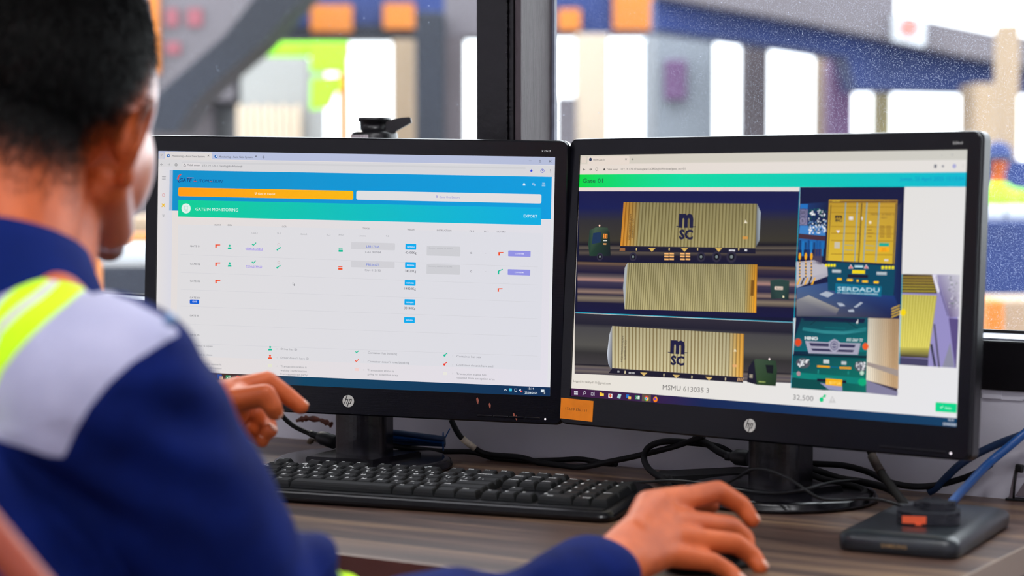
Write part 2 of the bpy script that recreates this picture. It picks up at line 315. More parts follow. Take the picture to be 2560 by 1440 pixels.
def left_screen():
    s = Screen([(397, 376), (1387, 393), (1376, 991), (388, 948)])
    s.lay(0).raw([(-SW/2, -SH/2), (SW/2, -SH/2), (SW/2, SH/2), (-SW/2, SH/2)], [(226, 220, 218), (226, 222, 232), (222, 221, 228), (228, 220, 216)])
    s.lay(1).rect(397, 376, 1388, 413, (186, 194, 222), (180, 188, 216)); s.rect(395, 397, 1386, 427+15, (216, 214, 216), (214, 214, 218))
    s.rect(395, 416, 425, 926, (226, 222, 222), (218, 217, 226)); s.rect(425, 424, 1378, 548, (0, 142, 202), (0, 156, 222))
    s.lay(2).rect(413, 378, 531, 400, (222, 216, 214), r=3); s.rect(1379, 443, 1386, 968, (226, 226, 230)); s.rect(456, 403, 1314, 423, (208, 207, 210), (206, 206, 210), r=7)
    s.rect(399, 380, 411, 395, (206, 203, 208), r=4)
    for ts, x0, x1, xx, f in (('Monitoring - Auto Gate System', 431, 513, 522, 422), ('Monitoring - Auto Gate System', 549, 632, 641, 541)):
        y = 391+(x0-431)*.017; s.lay(3); s.disc(f, y-3, 4, (20, 100, 180), 14); s.lay(4); s.disc(f+.5, y-3.4, 1.8, (235, 240, 250), 10); s.lay(3)
        s.text(ts, x0, x1, y, 5.2, (70, 70, 78)); s.line(xx-2, y-5, xx+2, y-1, (50, 50, 55), .8); s.line(xx-2, y-1, xx+2, y-5, (50, 50, 55), .8)
    s.line(656, 392, 663, 392.1, (50, 50, 55), .9); s.line(659.5, 388.5, 659.5, 395.5, (50, 50, 55), .9)
    s.line(403, 385, 405, 387.5, (60, 60, 65), .9); s.line(405, 387.5, 407, 385, (60, 60, 65), .9)
    for x, d in ((405, -1), (423, 1)):
        c = (60, 60, 66) if d < 0 else (165, 165, 170); s.line(x-3, 410, x+3, 410.1, c, .9); s.line(x+3*d, 410, x+.5*d, 407.4, c, .9); s.line(x+3*d, 410, x+.5*d, 412.6, c, .9)
    s.ring(441, 411, 3.4, (60, 60, 66), .9); s.poly([(462.5, 408), (466, 414.5), (459, 414.5)], (80, 80, 86))
    s.rect(457, 405, 503, 419, (222, 218, 220), r=5); s.lay(4); s.poly([(462.5, 408), (466, 414.5), (459, 414.5)], (80, 80, 86)); s.lay(5).poly([(462.5, 409.6), (464.8, 413.8), (460.2, 413.8)], (222, 218, 220)); s.lay(4)
    s.text('Tidak aman', 469, 500, 413.6, 5, (60, 60, 68)); s.text('172.19.170.17/autogate/Home#', 508, 607, 415.6, 5.6, (95, 95, 102)); s.lay(3)
    s.line(1322, 402.5, 1328, 402.6, (60, 60, 70), .9); s.ring(1349.5, 403.3, 3.2, (60, 60, 70), .9, 4); s.line(1371.5, 400.5, 1377.5, 406.5, (60, 60, 70), .9); s.line(1371.5, 406.5, 1377.5, 400.5, (60, 60, 70), .9)
    s.poly([(1328+(4.6 if i % 2 == 0 else 1.9)*math.sin(i*math.pi/5), 427.3-(4.6 if i % 2 == 0 else 1.9)*math.cos(i*math.pi/5)) for i in range(10)], (40, 60, 220))
    s.ring(1355.5, 427.4, 4.6, (70, 80, 200), 1); s.disc(1355.5, 426, 1.6, (70, 80, 200), 10)
    for k in (-3.2, 0, 3.2): s.disc(1375, 427.5+k, .7, (60, 60, 66), 6)
    for k in range(3): s.line(406, 440.6+k*2.9, 415, 440.8+k*2.9, (90, 90, 95), .9)
    s.ring(409.5, 486.5, 4, (215, 120, 120), 1, 8); s.line(405, 516, 413, 508, (240, 190, 30), 2.6); s.line(405, 508, 413, 516, (240, 190, 30), 2.6)
    for k in range(3): s.line(405.5+k, 534+k*3, 413-k, 534.1+k*3, (150, 150, 155), .9)
    # header
    s.poly([(443.5, 446), (446, 438), (453, 433.4), (454.5, 435.5), (449, 440), (446.6, 450), (449, 455)], (225, 70, 50)); s.poly([(443.5, 447), (446.6, 449), (450.5, 456), (446, 454)], (20, 40, 110))
    s.text('GATE', 449, 481, 453.4, 9.6, (16, 36, 110), .014, .25); s.text('AUTOMATION', 484, 557.5, 454.4, 8.2, (16, 36, 110), 0, .22)
    s.lay(4).line(468, 443, 486, 443.6, (225, 80, 60), 1); s.line(485, 451.6, 492, 452, (225, 80, 60), 1); s.line(525, 452.4, 532, 452.8, (225, 80, 60), 1); s.lay(3)
    s.disc(1310, 460.5, 2.6, (215, 235, 245), 10); s.rect(1306.8, 461, 1313.2, 464, (215, 235, 245)); s.ring(1333, 459.8, 3, (200, 225, 240), .9, 4); s.ring(1336, 462.6, 2.4, (200, 225, 240), .9, 4)
    for k in range(4): s.line(1355-(k % 2), 457.6+k*2.5, 1362+(k % 2), 457.7+k*2.5, (205, 230, 245), .9)
    s.rect(446.5, 467.4, 884, 499, (255, 156, 0), (250, 184, 0), r=4); s.rect(892, 476, 1353, 509, (222, 222, 224), (226, 222, 224), r=4)
    s.lay(4).text('Gate In Export', 646, 689, 485.6, 5.4, (250, 240, 220)); s.text('Gate Out Export', 1099, 1150, 494.8, 5.4, (150, 145, 215)); s.line(638, 480, 640.3, 482, (250, 240, 220), 1); s.line(640.3, 482, 642.6, 480, (250, 240, 220), 1); s.line(638, 483, 640.3, 485, (250, 240, 220), 1); s.line(640.3, 485, 642.6, 483, (250, 240, 220), 1); s.line(1090.5, 491, 1092.8, 489, (110, 105, 210), 1); s.line(1092.8, 489, 1095, 491, (110, 105, 210), 1); s.line(1090.5, 494, 1092.8, 492, (110, 105, 210), 1); s.line(1092.8, 492, 1095, 494, (110, 105, 210), 1)
    s.lay(3).rect(446.5, 498.8, 1352, 562.6, (0, 206, 148), (0, 172, 226)); s.lay(4)
    s.disc(466, 520, 12, (224, 240, 234), 28); s.lay(5); s.ring(466, 518.8, 6.2, (120, 205, 180), 1, 4); s.line(463, 526, 470, 526.2, (120, 205, 180), 1); s.lay(4)
    s.text('GATE IN MONITORING', 489.5, 596.5, 525.4, 8, (224, 246, 238)); s.text('EXPORT', 1309, 1343, 543.4, 7.2, (214, 240, 250), .01)
    # white table card
    s.lay(1).rect(446, 560, 1352, 926, (222, 220, 222), (220, 220, 228)); s.lay(3)
    D = (104, 104, 112)
    for t_, a, b_, y in (('IN PRT', 537.5, 553.5, 563.4), ('DRV', 570.5, 581.5, 563.8), ('OCR', 706, 717.5, 567.5), ('TRUCK', 907.5, 925.5, 572.6), ('WEIGHT', 1019, 1039, 575.4), ('INSTRUCTION', 1093, 1129, 577.6), ('PL.1', 1174.5, 1185.5, 579.6), ('PL.2', 1211, 1222, 580.4), ('OUT PRT', 1242.5, 1265, 581)): s.text(t_, a, b_, y, 4.4, D)
    for t_, a, b_, y in (('Cont.1', 629, 644.5, 583.6), ('SL.1', 694, 703, 584.6), ('Cont.2', 752.5, 768.5, 586.4), ('SL.2', 817.5, 827.5, 588), ('RFID', 848, 859, 588.6), ('License', 898, 916.5, 590.4), ('T.O', 966, 974, 591.6)): s.text(t_, a, b_, y, 4.2, (150, 150, 156))
    for i, (y, n) in enumerate(((615.2, 'GATE 01'), (660.2, 'GATE 02'), (703, 'GATE 03'), (744.6, 'GATE 04'), (789.4, 'GATE IE'), (838, 'GATE 05'))):
        s.text(n, 476-i*.3, 501-i*.4-(2 if 'IE' in n else 0), y+1, 4.8, D); s.line(452, y+20, 1345, y+52, (205, 204, 210), .6)
    for y in (613.8, 659, 702.4): gun(s, 539, y, RD)
    for y in (617, 661): man(s, 575, y, G)
    check(s, 636, 610, 1, G); check(s, 635.6, 655, 1, G)
    s.text('MSMU6130353', 615, 658, 622.6, 5.2, (120, 70, 235)); s.line(615, 623.8, 658, 624.8, (120, 70, 235), .7); s.text('TCNU5799620', 616, 656, 667.4, 5.2, (120, 70, 235)); s.line(616, 668.8, 656, 669.8, (120, 70, 235), .7)
    for y in (611, 656): s.ring(698, y, 3.6, (205, 190, 192), 1.2)
    seal(s, 697.6, 621, G); seal(s, 697, 666.4, G); card(s, 852.8, 624.6, G); card(s, 852, 669.4, RD)
    s.rect(879, 604.6, 988.5, 625.4, (208, 207, 212), r=2); s.rect(878.4, 651.5, 987.6, 670.6, (208, 207, 212), r=2)
    s.rect(1068, 614, 1151.6, 640.6, (205, 205, 210), r=2); s.rect(1067.6, 660, 1150.8, 686.6, (205, 205, 210), r=2); s.lay(4)
    s.text('L8317UA', 917, 950, 618.4, 6.2, (95, 120, 215)); s.text('CA4 000964', 914, 953, 631.8, 5.4, (140, 140, 148)); s.text('P8636GT', 917, 949, 664, 6.2, (95, 120, 215)); s.text('CA4 013195', 913, 952.5, 677.2, 5.4, (140, 140, 148))
    for x0, x1, y0, y1, wt in ((1014.6, 1041.4, 608.6, 624, '42400Kg'), (1013.8, 1040.6, 654.6, 670, '34320Kg'), (1013, 1040, 699, 714, '14820Kg'), (1012.4, 1039.2, 747.4, 762.6, '33140Kg'), (1011.4, 1038.2, 792, 807.4, '')):
        s.rect(x0, y0, x1, y1, BL, r=1.5); s.lay(5).text('REFRESH', x0+4.5, x1-4.5, y0+9.6, 3.4, (225, 242, 252), .01); s.lay(4)
        if wt: s.text(wt, x0-.4, x1+.4, y1+9.6, 6, (62, 62, 70))
    s.text('Summary sebelum IN 06:04:0', 1073, 1132, 621, 3.8, (176, 176, 182)); s.text('Summary sebelum IN 06:04:0', 1072.6, 1131, 667, 3.8, (176, 176, 182))
    for y in (634.4, 680.6): s.text('G', 1176.4, 1180.8, y, 5, (80, 80, 86)); s.rect(1214, y-2, 1216, y-1.2, (130, 130, 136))
    gun(s, 1246.4, 633.6, RD); gun(s, 1245, 680.5, G, 5); gun(s, 1244.6, 724, RD)
    for x, y in ((1271, 626), (1270, 672.6)): s.rect(x, y, x+55.6, y+16, (146, 146, 226), r=1.6); s.lay(5).text('CONFIRM', x+17, x+39, y+9.6, 3.4, (225, 225, 248), .01); s.lay(4)
    s.rect(475, 748, 498.6, 759.4, (0, 92, 212), r=2); s.lay(5).text('OUT', 481.6, 493, 755.6, 4.6, (230, 238, 250), .01)
    s.poly([(733, 704.6), (733, 713.4), (735.2, 711.6), (736.6, 714.4), (737.8, 713.8), (736.6, 711.2), (739, 711)], (110, 110, 116)); s.lay(6).poly([(733.8, 706.4), (733.8, 711.6), (735.3, 710.4), (737.2, 710.4)], (235, 235, 238)); s.lay(4)
    # legend
    T = (142, 142, 148)
    for t_, a, b_, y in (('Portal is open', 488, 532, 866), ('Portal is close', 487, 531, 888), ('Transaction status is', 488, 554, 911), ('need confirmation', 496, 554, 921),
                         ('Driver has ID', 703, 744, 874.6), ("Driver doesn't have ID", 702.6, 773, 896.4), ('Transaction status is', 702.4, 768, 918), ('waiting confirmation', 702, 768, 928), ('from appointed party', 702, 770, 937),
                         ('Container has booking', 921, 994, 884), ("Container doesn't have booking", 920.6, 1024, 905.6), ('Transaction status is', 920, 987, 927.6), ('going to exception area', 920, 996, 937.4),
                         ('Container has seal', 1143, 1204, 892.6), ("Container doesn't have seal", 1142.6, 1234, 914.6), ('Transaction status has', 1142.4, 1217, 936.6), ('rejected from exception area', 1142, 1238, 946.4)): s.text(t_, a, b_, y, 5.4, T)
    for x, y in ((693, 874), (693, 896), (693, 917), (911, 883), (910.6, 905), (910, 926), (1132.6, 891), (1132, 913), (1131.6, 935)): s.text(':', x, x+1, y, 4.4, T)
    man(s, 676.4, 871, G); man(s, 676, 892.6, RD); s.rect(671, 910, 681, 918, (228, 228, 208)); check(s, 894.4, 879.6, .85, G); check(s, 893.6, 901.8, .85, RD); s.rect(888.6, 919.6, 898.8, 927.4, (240, 208, 204))
    key(s, 1114.6, 886.4, G); key(s, 1114.2, 909, (235, 60, 40)); s.rect(1109.6, 930, 1119.4, 937.6, (232, 230, 222))
    # taskbar
    p = [(388, 926), (560, 932.6), (760, 939), (1377, 968.4)]; q = [(386, 950), (560, 958), (760, 966), (1377, 993)]; cs = [(58, 44, 44), (70, 48, 40), (4, 66, 98), (8, 44, 84)]
    s.lay(5)
    A = [s.P(*x) for x in p]; yb = -SH/2; yt = s.P(1376, 968.2)[1]
    for i in range(3): s.raw([(A[i][0], yb), (A[i+1][0], yb), (A[i+1][0], yt), (A[i][0], yt)], [cs[i], cs[i+1], cs[i+1], cs[i]])
    s.lay(6).rect(543, 936, 555, 947, (30, 80, 170)); s.rect(549, 941, 558, 950, (235, 190, 150)); s.rect(565, 938, 577, 949, (20, 130, 80), r=1); s.rect(572, 939, 577, 948, (225, 240, 232)); chrome(s, 595, 944.6, 5.6); s.disc(619, 944, 4.4, (250, 150, 40), 12)
    s.lay(7).text('X', 566.6, 571.6, 947, 6, (235, 245, 240), .01)
    W = (215, 225, 232); s.line(1261.6, 976, 1264.8, 972.6, W, 1.2); s.line(1264.8, 972.6, 1268, 976, W, 1.2); s.rect(1274, 970.6, 1281, 978.6, (60, 190, 220), r=1); s.ring(1290.6, 974.8, 4.4, W, 1, 4); s.rect(1288, 978.6, 1293, 979.8, W)
    s.poly([(1299, 974), (1301, 974), (1303.4, 971.4), (1303.4, 979.6), (1301, 977.4), (1299, 977.4)], W); s.rect(1302.6, 976, 1307.4, 980.6, (225, 60, 60))
    s.text('15:14', 1321, 1336, 973.6, 5.4, W, .012); s.text('25/04/2025', 1313, 1344.4, 984, 5.4, W, .012); s.rect(1353.4, 973.6, 1362, 981, W); s.disc(1361.6, 982.4, 3.8, (60, 70, 90), 12); s.lay(8).text('3', 1360.4, 1363, 984.8, 5, W)
    return s
def lerp(a, b, t): return tuple(a[i]+(b[i]-a[i])*t for i in range(len(a)))
def container(s, q, n, base, dark, end=None, endn=3, left=True, grad=None):     # corrugated side seen flat: quad q = TL TR BR BL
    TL, TR, BR_, BL_ = q
    for i in range(n):
        t0, t1 = i/n, (i+1)/n; tm = t0+(t1-t0)*.62
        k = 0
        if end: k = max(0, 1-(i if left else n-1-i)/endn)
        c = lerp(base, end or base, k); d = lerp(dark, tuple(x*.8 for x in (end or dark)), k); hi = lerp(c, (255, 255, 230), .12)
        g = 1+(.0 if not grad else grad*math.sin(i*.9))
        c = tuple(min(255, x*g) for x in c); top = lambda z: tuple(x*.86 for x in z)
        s.poly([lerp(TL, TR, t0), lerp(TL, TR, tm), lerp(BL_, BR_, tm), lerp(BL_, BR_, t0)], [top(c), top(hi), hi, c]); s.poly([lerp(TL, TR, tm), lerp(TL, TR, t1), lerp(BL_, BR_, t1), lerp(BL_, BR_, tm)], [top(d), top(d), d, d])
def bands(s, x0, x1, rows, dy=0):        # rows of (y, colour): a vertical gradient that may step; dy is the drop from x0 to x1
    for (ya, ca), (yb, cb) in zip(rows, rows[1:]): s.poly([(x0, ya), (x1, ya+dy), (x1, yb+dy), (x0, yb)], [ca, ca, cb, cb])
def emblem(s, cx, y0, y1, wd, c):        # the big m over SC
    h = y1-y0; s.text('m', cx-wd*.5, cx+wd*.5, y0+h*.54, h*.72, c, .05); s.line(cx-wd*.66, y0+h*.53, cx-wd*.3, y0+h*.56, c, 1.6); s.line(cx+wd*.3, y0+h*.56, cx+wd*.68, y0+h*.55, c, 1.6); s.text('SC', cx-wd*.48, cx+wd*.48, y1, h*.36, c, .045)
def wheel(s, x, y, r): s.disc(x, y, r, (44, 40, 60), 18); s.z += .00002; s.disc(x, y, r*.62, (12, 12, 24), 14); s.z += .00002; s.disc(x, y, r*.3, (120, 130, 130), 10); s.z -= .00004
def right_screen():
    s = Screen([(1451, 388), (2420, 374), (2392, 1068), (1428, 990)])
    s.lay(0).raw([(-SW/2, -SH/2), (SW/2, -SH/2), (SW/2, SH/2), (-SW/2, SH/2)], [(232, 226, 216), (230, 230, 234), (226, 224, 222), (230, 216, 206)])
    s.lay(1).rect(1451, 388, 2420, 400, (212, 204, 190), (206, 204, 196)); s.rect(1450, 408.6, 2419, 431, (230, 218, 208), (228, 224, 220))
    s.rect(1449, 436.6, 2417, 467, (0, 216, 70), (0, 186, 208)); s.lay(2).rect(1700, 436.0, 2417.6, 466.7, (0, 217, 160), (0, 184, 210))
    s.rect(1449, 436.3, 1700.3, 468, (0, 216, 66), (0, 217, 160))
    s.rect(1469, 391, 1573, 412, (230, 217, 206), r=4); s.rect(1454, 391, 1466, 408, (226, 212, 200), r=4); s.lay(3)
    s.disc(1476, 398.6, 4, (50, 60, 90), 12); s.text('OCR Gate 01', 1483, 1512, 401.6, 5.2, (95, 90, 88)); 
    for a, b_ in ((1563, 396), (1563, 400)): s.line(a, b_, a+4, 796-b_, (60, 58, 58), .8)
    s.line(1579, 397.8, 1584, 397.8, (60, 58, 58), .8); s.line(1581.5, 395.2, 1581.5, 400.4, (60, 58, 58), .8)
    c = (80, 76, 74); s.line(1457, 423.4, 1463, 423.4, c, .9); s.line(1457, 423.4, 1460, 420.4, c, .9); s.line(1457, 423.4, 1460, 426.4, c, .9); s.line(1473, 423.2, 1479, 423.2, c, .9); s.line(1479, 423.2, 1476, 420.2, c, .9); s.line(1479, 423.2, 1476, 426.2, c, .9); s.ring(1491.6, 423, 3.6, c, 1)
    s.poly([(1510.6, 419.6), (1514, 426), (1507, 426)], c); s.text('Tidak aman', 1516, 1545, 425.4, 5, c); s.text('172.19.170.17/autogate/OCRSingleWindow?gate_no=01', 1552.6, 1713.6, 425.4, 5.8, (92, 88, 86))
    s.text('Gate 01', 1456.4, 1507, 457, 12, (24, 70, 60)); s.text('Jumat, 25 April 2025 15:13:04', 2250, 2410, 451.6, 9.4, (0, 134, 196))
    s.rect(2336, 411, 2342, 420, (120, 120, 130)); s.disc(2358, 415.4, 3, (150, 150, 158), 5); s.disc(2386.4, 415, 4.4, (172, 172, 214), 14)
    for k in (-3, 0, 3): s.disc(2408, 414.6+k, .7, (150, 150, 150), 6)
    s.line(2353, 388, 2357, 388, (170, 170, 170), .8); s.ring(2381, 387, 3, (170, 170, 170), .8, 4)
    # left column: three line-scan pictures
    CY = (20, 170, 200)
    s.rect(1446, 478, 1999.4, 478+1, (60, 60, 90)); s.lay(2)
    s.poly([(1447, 478), (1999, 479), (1983, 806), (1437, 782)], (14, 16, 46)); s.lay(3)
    bands(s, 1448, 1999, [(478, (20, 22, 74)), (520, (16, 24, 80)), (552, (46, 44, 48)), (600, (56, 52, 42)), (612, (18, 16, 30)), (620, (96, 86, 76)), (624, (40, 36, 42)), (632, (84, 74, 66)), (640, (26, 22, 40)), (653, (14, 12, 46))], 1)
    s.lay(4); q = [(1559, 505.6), (1893, 509.4), (1889, 620), (1551, 614.6)]
    s.poly([(1893, 509), (1902, 530), (1899, 600), (1889, 620)], [(120, 126, 130), (170, 180, 190), (150, 160, 170), (80, 80, 80)])
    container(s, q, 40, (158, 146, 96), (124, 112, 68), (214, 136, 30), 5, True, .04)
    s.lay(6); emblem(s, 1715, 530, 597, 36, (26, 26, 60)); s.text('SHIPPING CO', 1583, 1600, 596, 6.4, (60, 50, 40), vert=True); s.text('MEDITERRANEAN', 1576, 1600, 600, 6.4, (60, 50, 40), vert=True)
    s.poly([(1864, 549), (1869, 558), (1860, 558)], (225, 215, 190)); s.rect(1857, 591, 1870, 598, (210, 150, 70)); s.line(1855, 515, 1855, 565, (90, 80, 50), 1)
    s.lay(4); s.poly([(1551, 616), (1889, 621), (1889, 634), (1551, 628)], (22, 20, 44)); s.lay(5)
    s.poly([(1474, 576), (1490, 568), (1519, 569), (1524, 582), (1527, 640), (1474, 640), (1471, 612)], [(34, 60, 50), (70, 90, 70), (50, 70, 55), (24, 40, 34), (16, 24, 30), (30, 60, 44), (36, 70, 50)]); s.lay(6); s.poly([(1483, 583), (1503, 580), (1502, 606), (1480, 610)], (26, 50, 84)); s.rect(1508, 584.6, 1518.5, 596.6, (240, 150, 60)); s.lay(7).text('31', 1509.6, 1517, 595, 9, (70, 20, 10), .02); s.lay(6); s.rect(1508, 600, 1518, 603, (210, 210, 200)); s.rect(1508, 608, 1516, 612, (210, 150, 90)); s.disc(1499, 564, 2.4, (255, 210, 180), 8)
    for x in (1630, 1711.5, 1797): s.poly([(x-9, 620), (x+9, 620.4), (x, 629.6)], (214, 176, 90))
    for x in (1591, 1673, 1744, 1847): s.rect(x-1, 620, x+1.4, 626, (225, 200, 130))
    s.rect(1823, 624, 1838, 628.4, (215, 215, 220)); s.rect(1862, 623, 1868, 628, (215, 215, 220)); s.poly([(1551, 620), (1563, 620), (1563, 627), (1549, 627)], (150, 100, 60))
    for x in (1661, 1674, 1701, 1714.6):
        for k in range(3): s.rect(x, 632+k*7, x+11, 636.4+k*7, (240, 180, 110))
    for x, r in ((1500, 9), (1583, 10), (1753, 11), (1792, 12), (1829, 13)): s.lay(6); wheel(s, x, 642, r)
    s.lay(4); bands(s, 1444, 1992, [(653, (12, 10, 34)), (657, (110, 86, 66)), (664, (58, 46, 58)), (680, (24, 20, 52)), (690, (96, 84, 86)), (698, (170, 130, 120)), (704, (60, 52, 76)), (718, (36, 32, 62)), (729, (140, 116, 104)), (735, (40, 34, 56)), (744, (130, 116, 100)), (752, (90, 80, 74)), (756, (20, 18, 52)), (781, (16, 16, 60))], 14)
    s.lay(5); s.poly([(1562, 670), (1569, 657), (1562, 773), (1558, 720)], (170, 176, 180)); container(s, [(1569, 657), (1894, 661.4), (1891, 782), (1562, 773)], 58, (178, 166, 116), (128, 118, 76), (236, 158, 30), 5, False, .07)
    s.lay(6); s.poly([(1926, 701), (1950, 698), (1974, 702), (1972, 750), (1950, 746), (1928, 748)], [(40, 66, 62), (60, 90, 80), (40, 66, 62), (20, 40, 40), (40, 66, 62), (30, 50, 50)]); s.lay(7).rect(1937, 716, 1957.6, 725, (226, 206, 190)); s.lay(8).text('TRONT', 1939, 1956, 723, 5, (60, 40, 40)); s.lay(7).rect(1878, 700, 1884, 740, (120, 80, 20)); s.disc(1959, 742, 2.4, (240, 230, 190), 8)
    s.lay(5); s.line(1439, 780.6, 1984, 805.8, CY, 1.4)
    s.lay(4); bands(s, 1437, 1983, [(783, (44, 40, 52)), (808, (30, 28, 44)), (818, (70, 68, 70)), (860, (82, 80, 76)), (880, (48, 46, 46)), (908, (60, 56, 58)), (911, (20, 18, 30)), (916, (106, 96, 92)), (922, (84, 76, 84)), (926, (110, 100, 96)), (934, (60, 54, 66))], 24)
    s.lay(5); s.poly([(1531, 814), (1524, 836), (1518, 884), (1521, 910), (1531, 930)], [(150, 150, 150), (190, 196, 206), (210, 216, 226), (160, 166, 180), (60, 60, 70)])
    container(s, [(1531, 815), (1861, 835), (1858, 943), (1531, 920)], 38, (204, 192, 150), (150, 132, 88), (238, 170, 60), 4, False, .03)
    s.lay(6); s.poly([(1531, 921), (1858, 944), (1858, 957), (1522, 933)], (26, 22, 42)); s.lay(7)
    emblem(s, 1694, 846, 911, 36, (26, 24, 62)); s.text('MEDITERRANEAN', 1557, 1600, 905, 6.4, (50, 42, 50), vert=True); s.text('SHIPPING CO', 1565, 1600, 900, 6.4, (50, 42, 50), vert=True); s.poly([(1838, 871), (1842, 879), (1834, 879)], (235, 220, 180)); s.rect(1832, 911, 1842, 918, (230, 170, 110))
    for x, y in ((1610, 931), (1691, 936.6), (1773, 942)): s.poly([(x-9, y), (x+9, y+1), (x, y+9)], (214, 180, 110))
    for x, y in ((1563, 927), (1660, 934), (1730, 939), (1814, 944)): s.rect(x-1, y, x+1.4, y+7, (225, 210, 170))
    s.text('00105', 1572, 1587, 934, 5, (225, 225, 225), .02); s.text('50', 1544, 1549, 931, 4.6, (225, 225, 225), .02)
    for k in range(4): s.line(1844+k*4, 953, 1846+k*4, 945, (240, 190, 140), 1.5)
    s.lay(6); s.poly([(1878, 905), (1890, 897), (1940, 902), (1943, 925), (1940, 965), (1893, 962), (1874, 950)], [(24, 34, 30), (60, 80, 60), (40, 64, 44), (36, 60, 40), (30, 50, 30), (44, 70, 36), (20, 24, 26)]); s.lay(7).poly([(1914, 912), (1934, 913), (1933, 934), (1918, 932)], (16, 20, 26)); s.text('SERDADU', 1897, 1914, 956, 4, (200, 220, 120), .01); s.disc(1924, 898, 2.4, (255, 235, 235), 8); s.rect(1874, 935, 1882, 945, (170, 160, 140)); s.poly([(1872, 918), (1885, 900), (1893, 962), (1868, 955)], (24, 22, 40))
    # rear of the container truck
    s.lay(3).poly([(2001, 468), (2262, 467), (2249, 797), (1991, 791)], (18, 22, 62)); s.lay(5).line(2000, 468, 1978, 970, CY, 1.6)
    s.lay(4); s.poly([(2000, 510), (2070, 505), (2064, 650), (1996, 640)], [(24, 60, 120), (20, 30, 70), (20, 30, 60), (16, 40, 90)]); s.lay(5); s.rect(2001, 510, 2020, 522, (30, 110, 190)); s.rect(2000, 523, 2019, 542, (120, 116, 150)); s.rect(2000, 543, 2018, 563, (130, 126, 158)); s.poly([(2000, 564), (2063, 564), (2064, 590), (1998, 584)], (60, 130, 200))
    s.lay(6).text('20', 2002, 2013, 534.6, 7.4, (40, 44, 70), .01); s.text('5', 2004, 2009, 555, 7, (40, 44, 70), .01); s.ring(2008, 531, 8.4, (70, 74, 100), 1); s.ring(2007, 552, 8.4, (70, 74, 100), 1)
    rn = random.Random(3)
    for k in range(150):
        x = rn.uniform(2021, 2066); y = rn.uniform(520, 583); top = 520+abs(x-2044)*.25
        if y > top: s.disc(x, y, rn.uniform(1, 2.6), rn.choice([(20, 90, 90), (16, 70, 70), (225, 230, 235), (235, 238, 240), (30, 100, 90)] if y < 550 else [(230, 234, 236), (236, 238, 240), (20, 60, 70), (90, 130, 180)]), 6)
    s.lay(7); s.poly([(1998, 584), (2064, 591), (2063, 602), (1997, 596)], (70, 44, 56)); s.lay(6); s.poly([(1998, 596), (2063, 602), (2061, 622), (1997, 625)], (30, 100, 170))
    for k in range(9): s.rect(1999+k*7, 600+k % 3*3, 2002+k*7, 640, rn.choice([(30, 130, 200), (20, 50, 110), (16, 30, 70)]))
    s.poly([(1995, 655), (2036, 650), (2068, 664), (2070, 690), (1992, 720)], (176, 172, 184)); s.poly([(1992, 655), (2068, 663), (2069, 682), (1991, 700)], (190, 186, 194)); s.rect(2035, 621, 2055, 662, (70, 62, 88))
    for x in (2000, 2015, 2029):
        s.lay(7).disc(x, 641, 3.2, (240, 170, 20), 8, 8); 
        for k in range(5): s.rect(x-1.6, 654+k*8, x+1.4, 658+k*8, (240, 176, 20)); s.rect(x-1.6, 658+k*8, x+1.4, 662+k*8, (20, 20, 30))
    s.lay(7)
    for k in range(5): s.poly([(1992+k*9, 712), (1996+k*9, 712), (2004+k*9, 694), (2000+k*9, 694)], (240, 176, 20) if k % 2 == 0 else (30, 28, 40))
    s.lay(4); s.poly([(1991, 720), (2070, 706), (2240, 740), (2249, 796), (1990, 791)], [(70, 96, 140), (50, 76, 130), (24, 56, 120), (20, 24, 70), (90, 90, 100)]); s.lay(5); s.poly([(1992, 750), (2022, 738), (2098, 772), (2090, 788), (1992, 786)], [(130, 130, 136), (166, 164, 160), (140, 136, 132), (80, 80, 104), (96, 96, 110)])
    for q in ([(2048, 736), (2066, 728), (2086, 734), (2070, 744)], [(2092, 757), (2106, 758), (2114, 765), (2100, 766)], [(2134, 768), (2152, 755), (2158, 757), (2142, 769)], [(2120, 775), (2134, 773), (2136, 780), (2122, 780)]): s.poly(q, (170, 180, 196))
    s.lay(5); s.poly([(2069, 655), (2240, 665), (2234, 740), (2070, 726)], (0, 70, 96)); s.poly([(2238, 520), (2260, 500), (2252, 780), (2236, 740)], [(60, 62, 84), (20, 20, 50), (14, 30, 80), (14, 40, 90)])
    YL = [(186, 146, 40), (190, 148, 50), (214, 176, 40), (220, 184, 50)]
    s.lay(6).poly([(2073, 499), (2244, 500), (2236, 660), (2066, 651)], YL); s.lay(7); s.poly([(2074, 503), (2243, 501), (2242, 507), (2074, 507)], (120, 84, 40)); 
    for k in range(5): s.line(2080+k*4, 505, 2084+k*4, 502, (230, 200, 60), 1.5); s.line(2208+k*4, 502, 2212+k*4, 505, (200, 160, 60), 1.5)
    for ya in (515, 530, 565, 582, 600, 634): s.poly([(2078, ya), (2150, ya+1), (2150, ya+3), (2078, ya+2)], (168, 128, 30)); s.poly([(2160, ya+1), (2236, ya+2), (2236, ya+4), (2160, ya+3)], (172, 132, 34))
    s.line(2155, 508, 2147, 656, (50, 36, 36), 2.2); s.line(2078, 512, 2069, 652, (70, 50, 46), 1.6); s.line(2241, 508, 2233, 660, (60, 44, 46), 2.4)
    s.lay(8)
    for xa, xb in ((2115, 2107), (2144, 2137), (2168, 2159), (2199, 2190)): s.line(xa, 506, xb, 654, (112, 150, 160), 2.6); s.line(xa+.8, 508, xb+.8, 652, (180, 200, 200), .9)
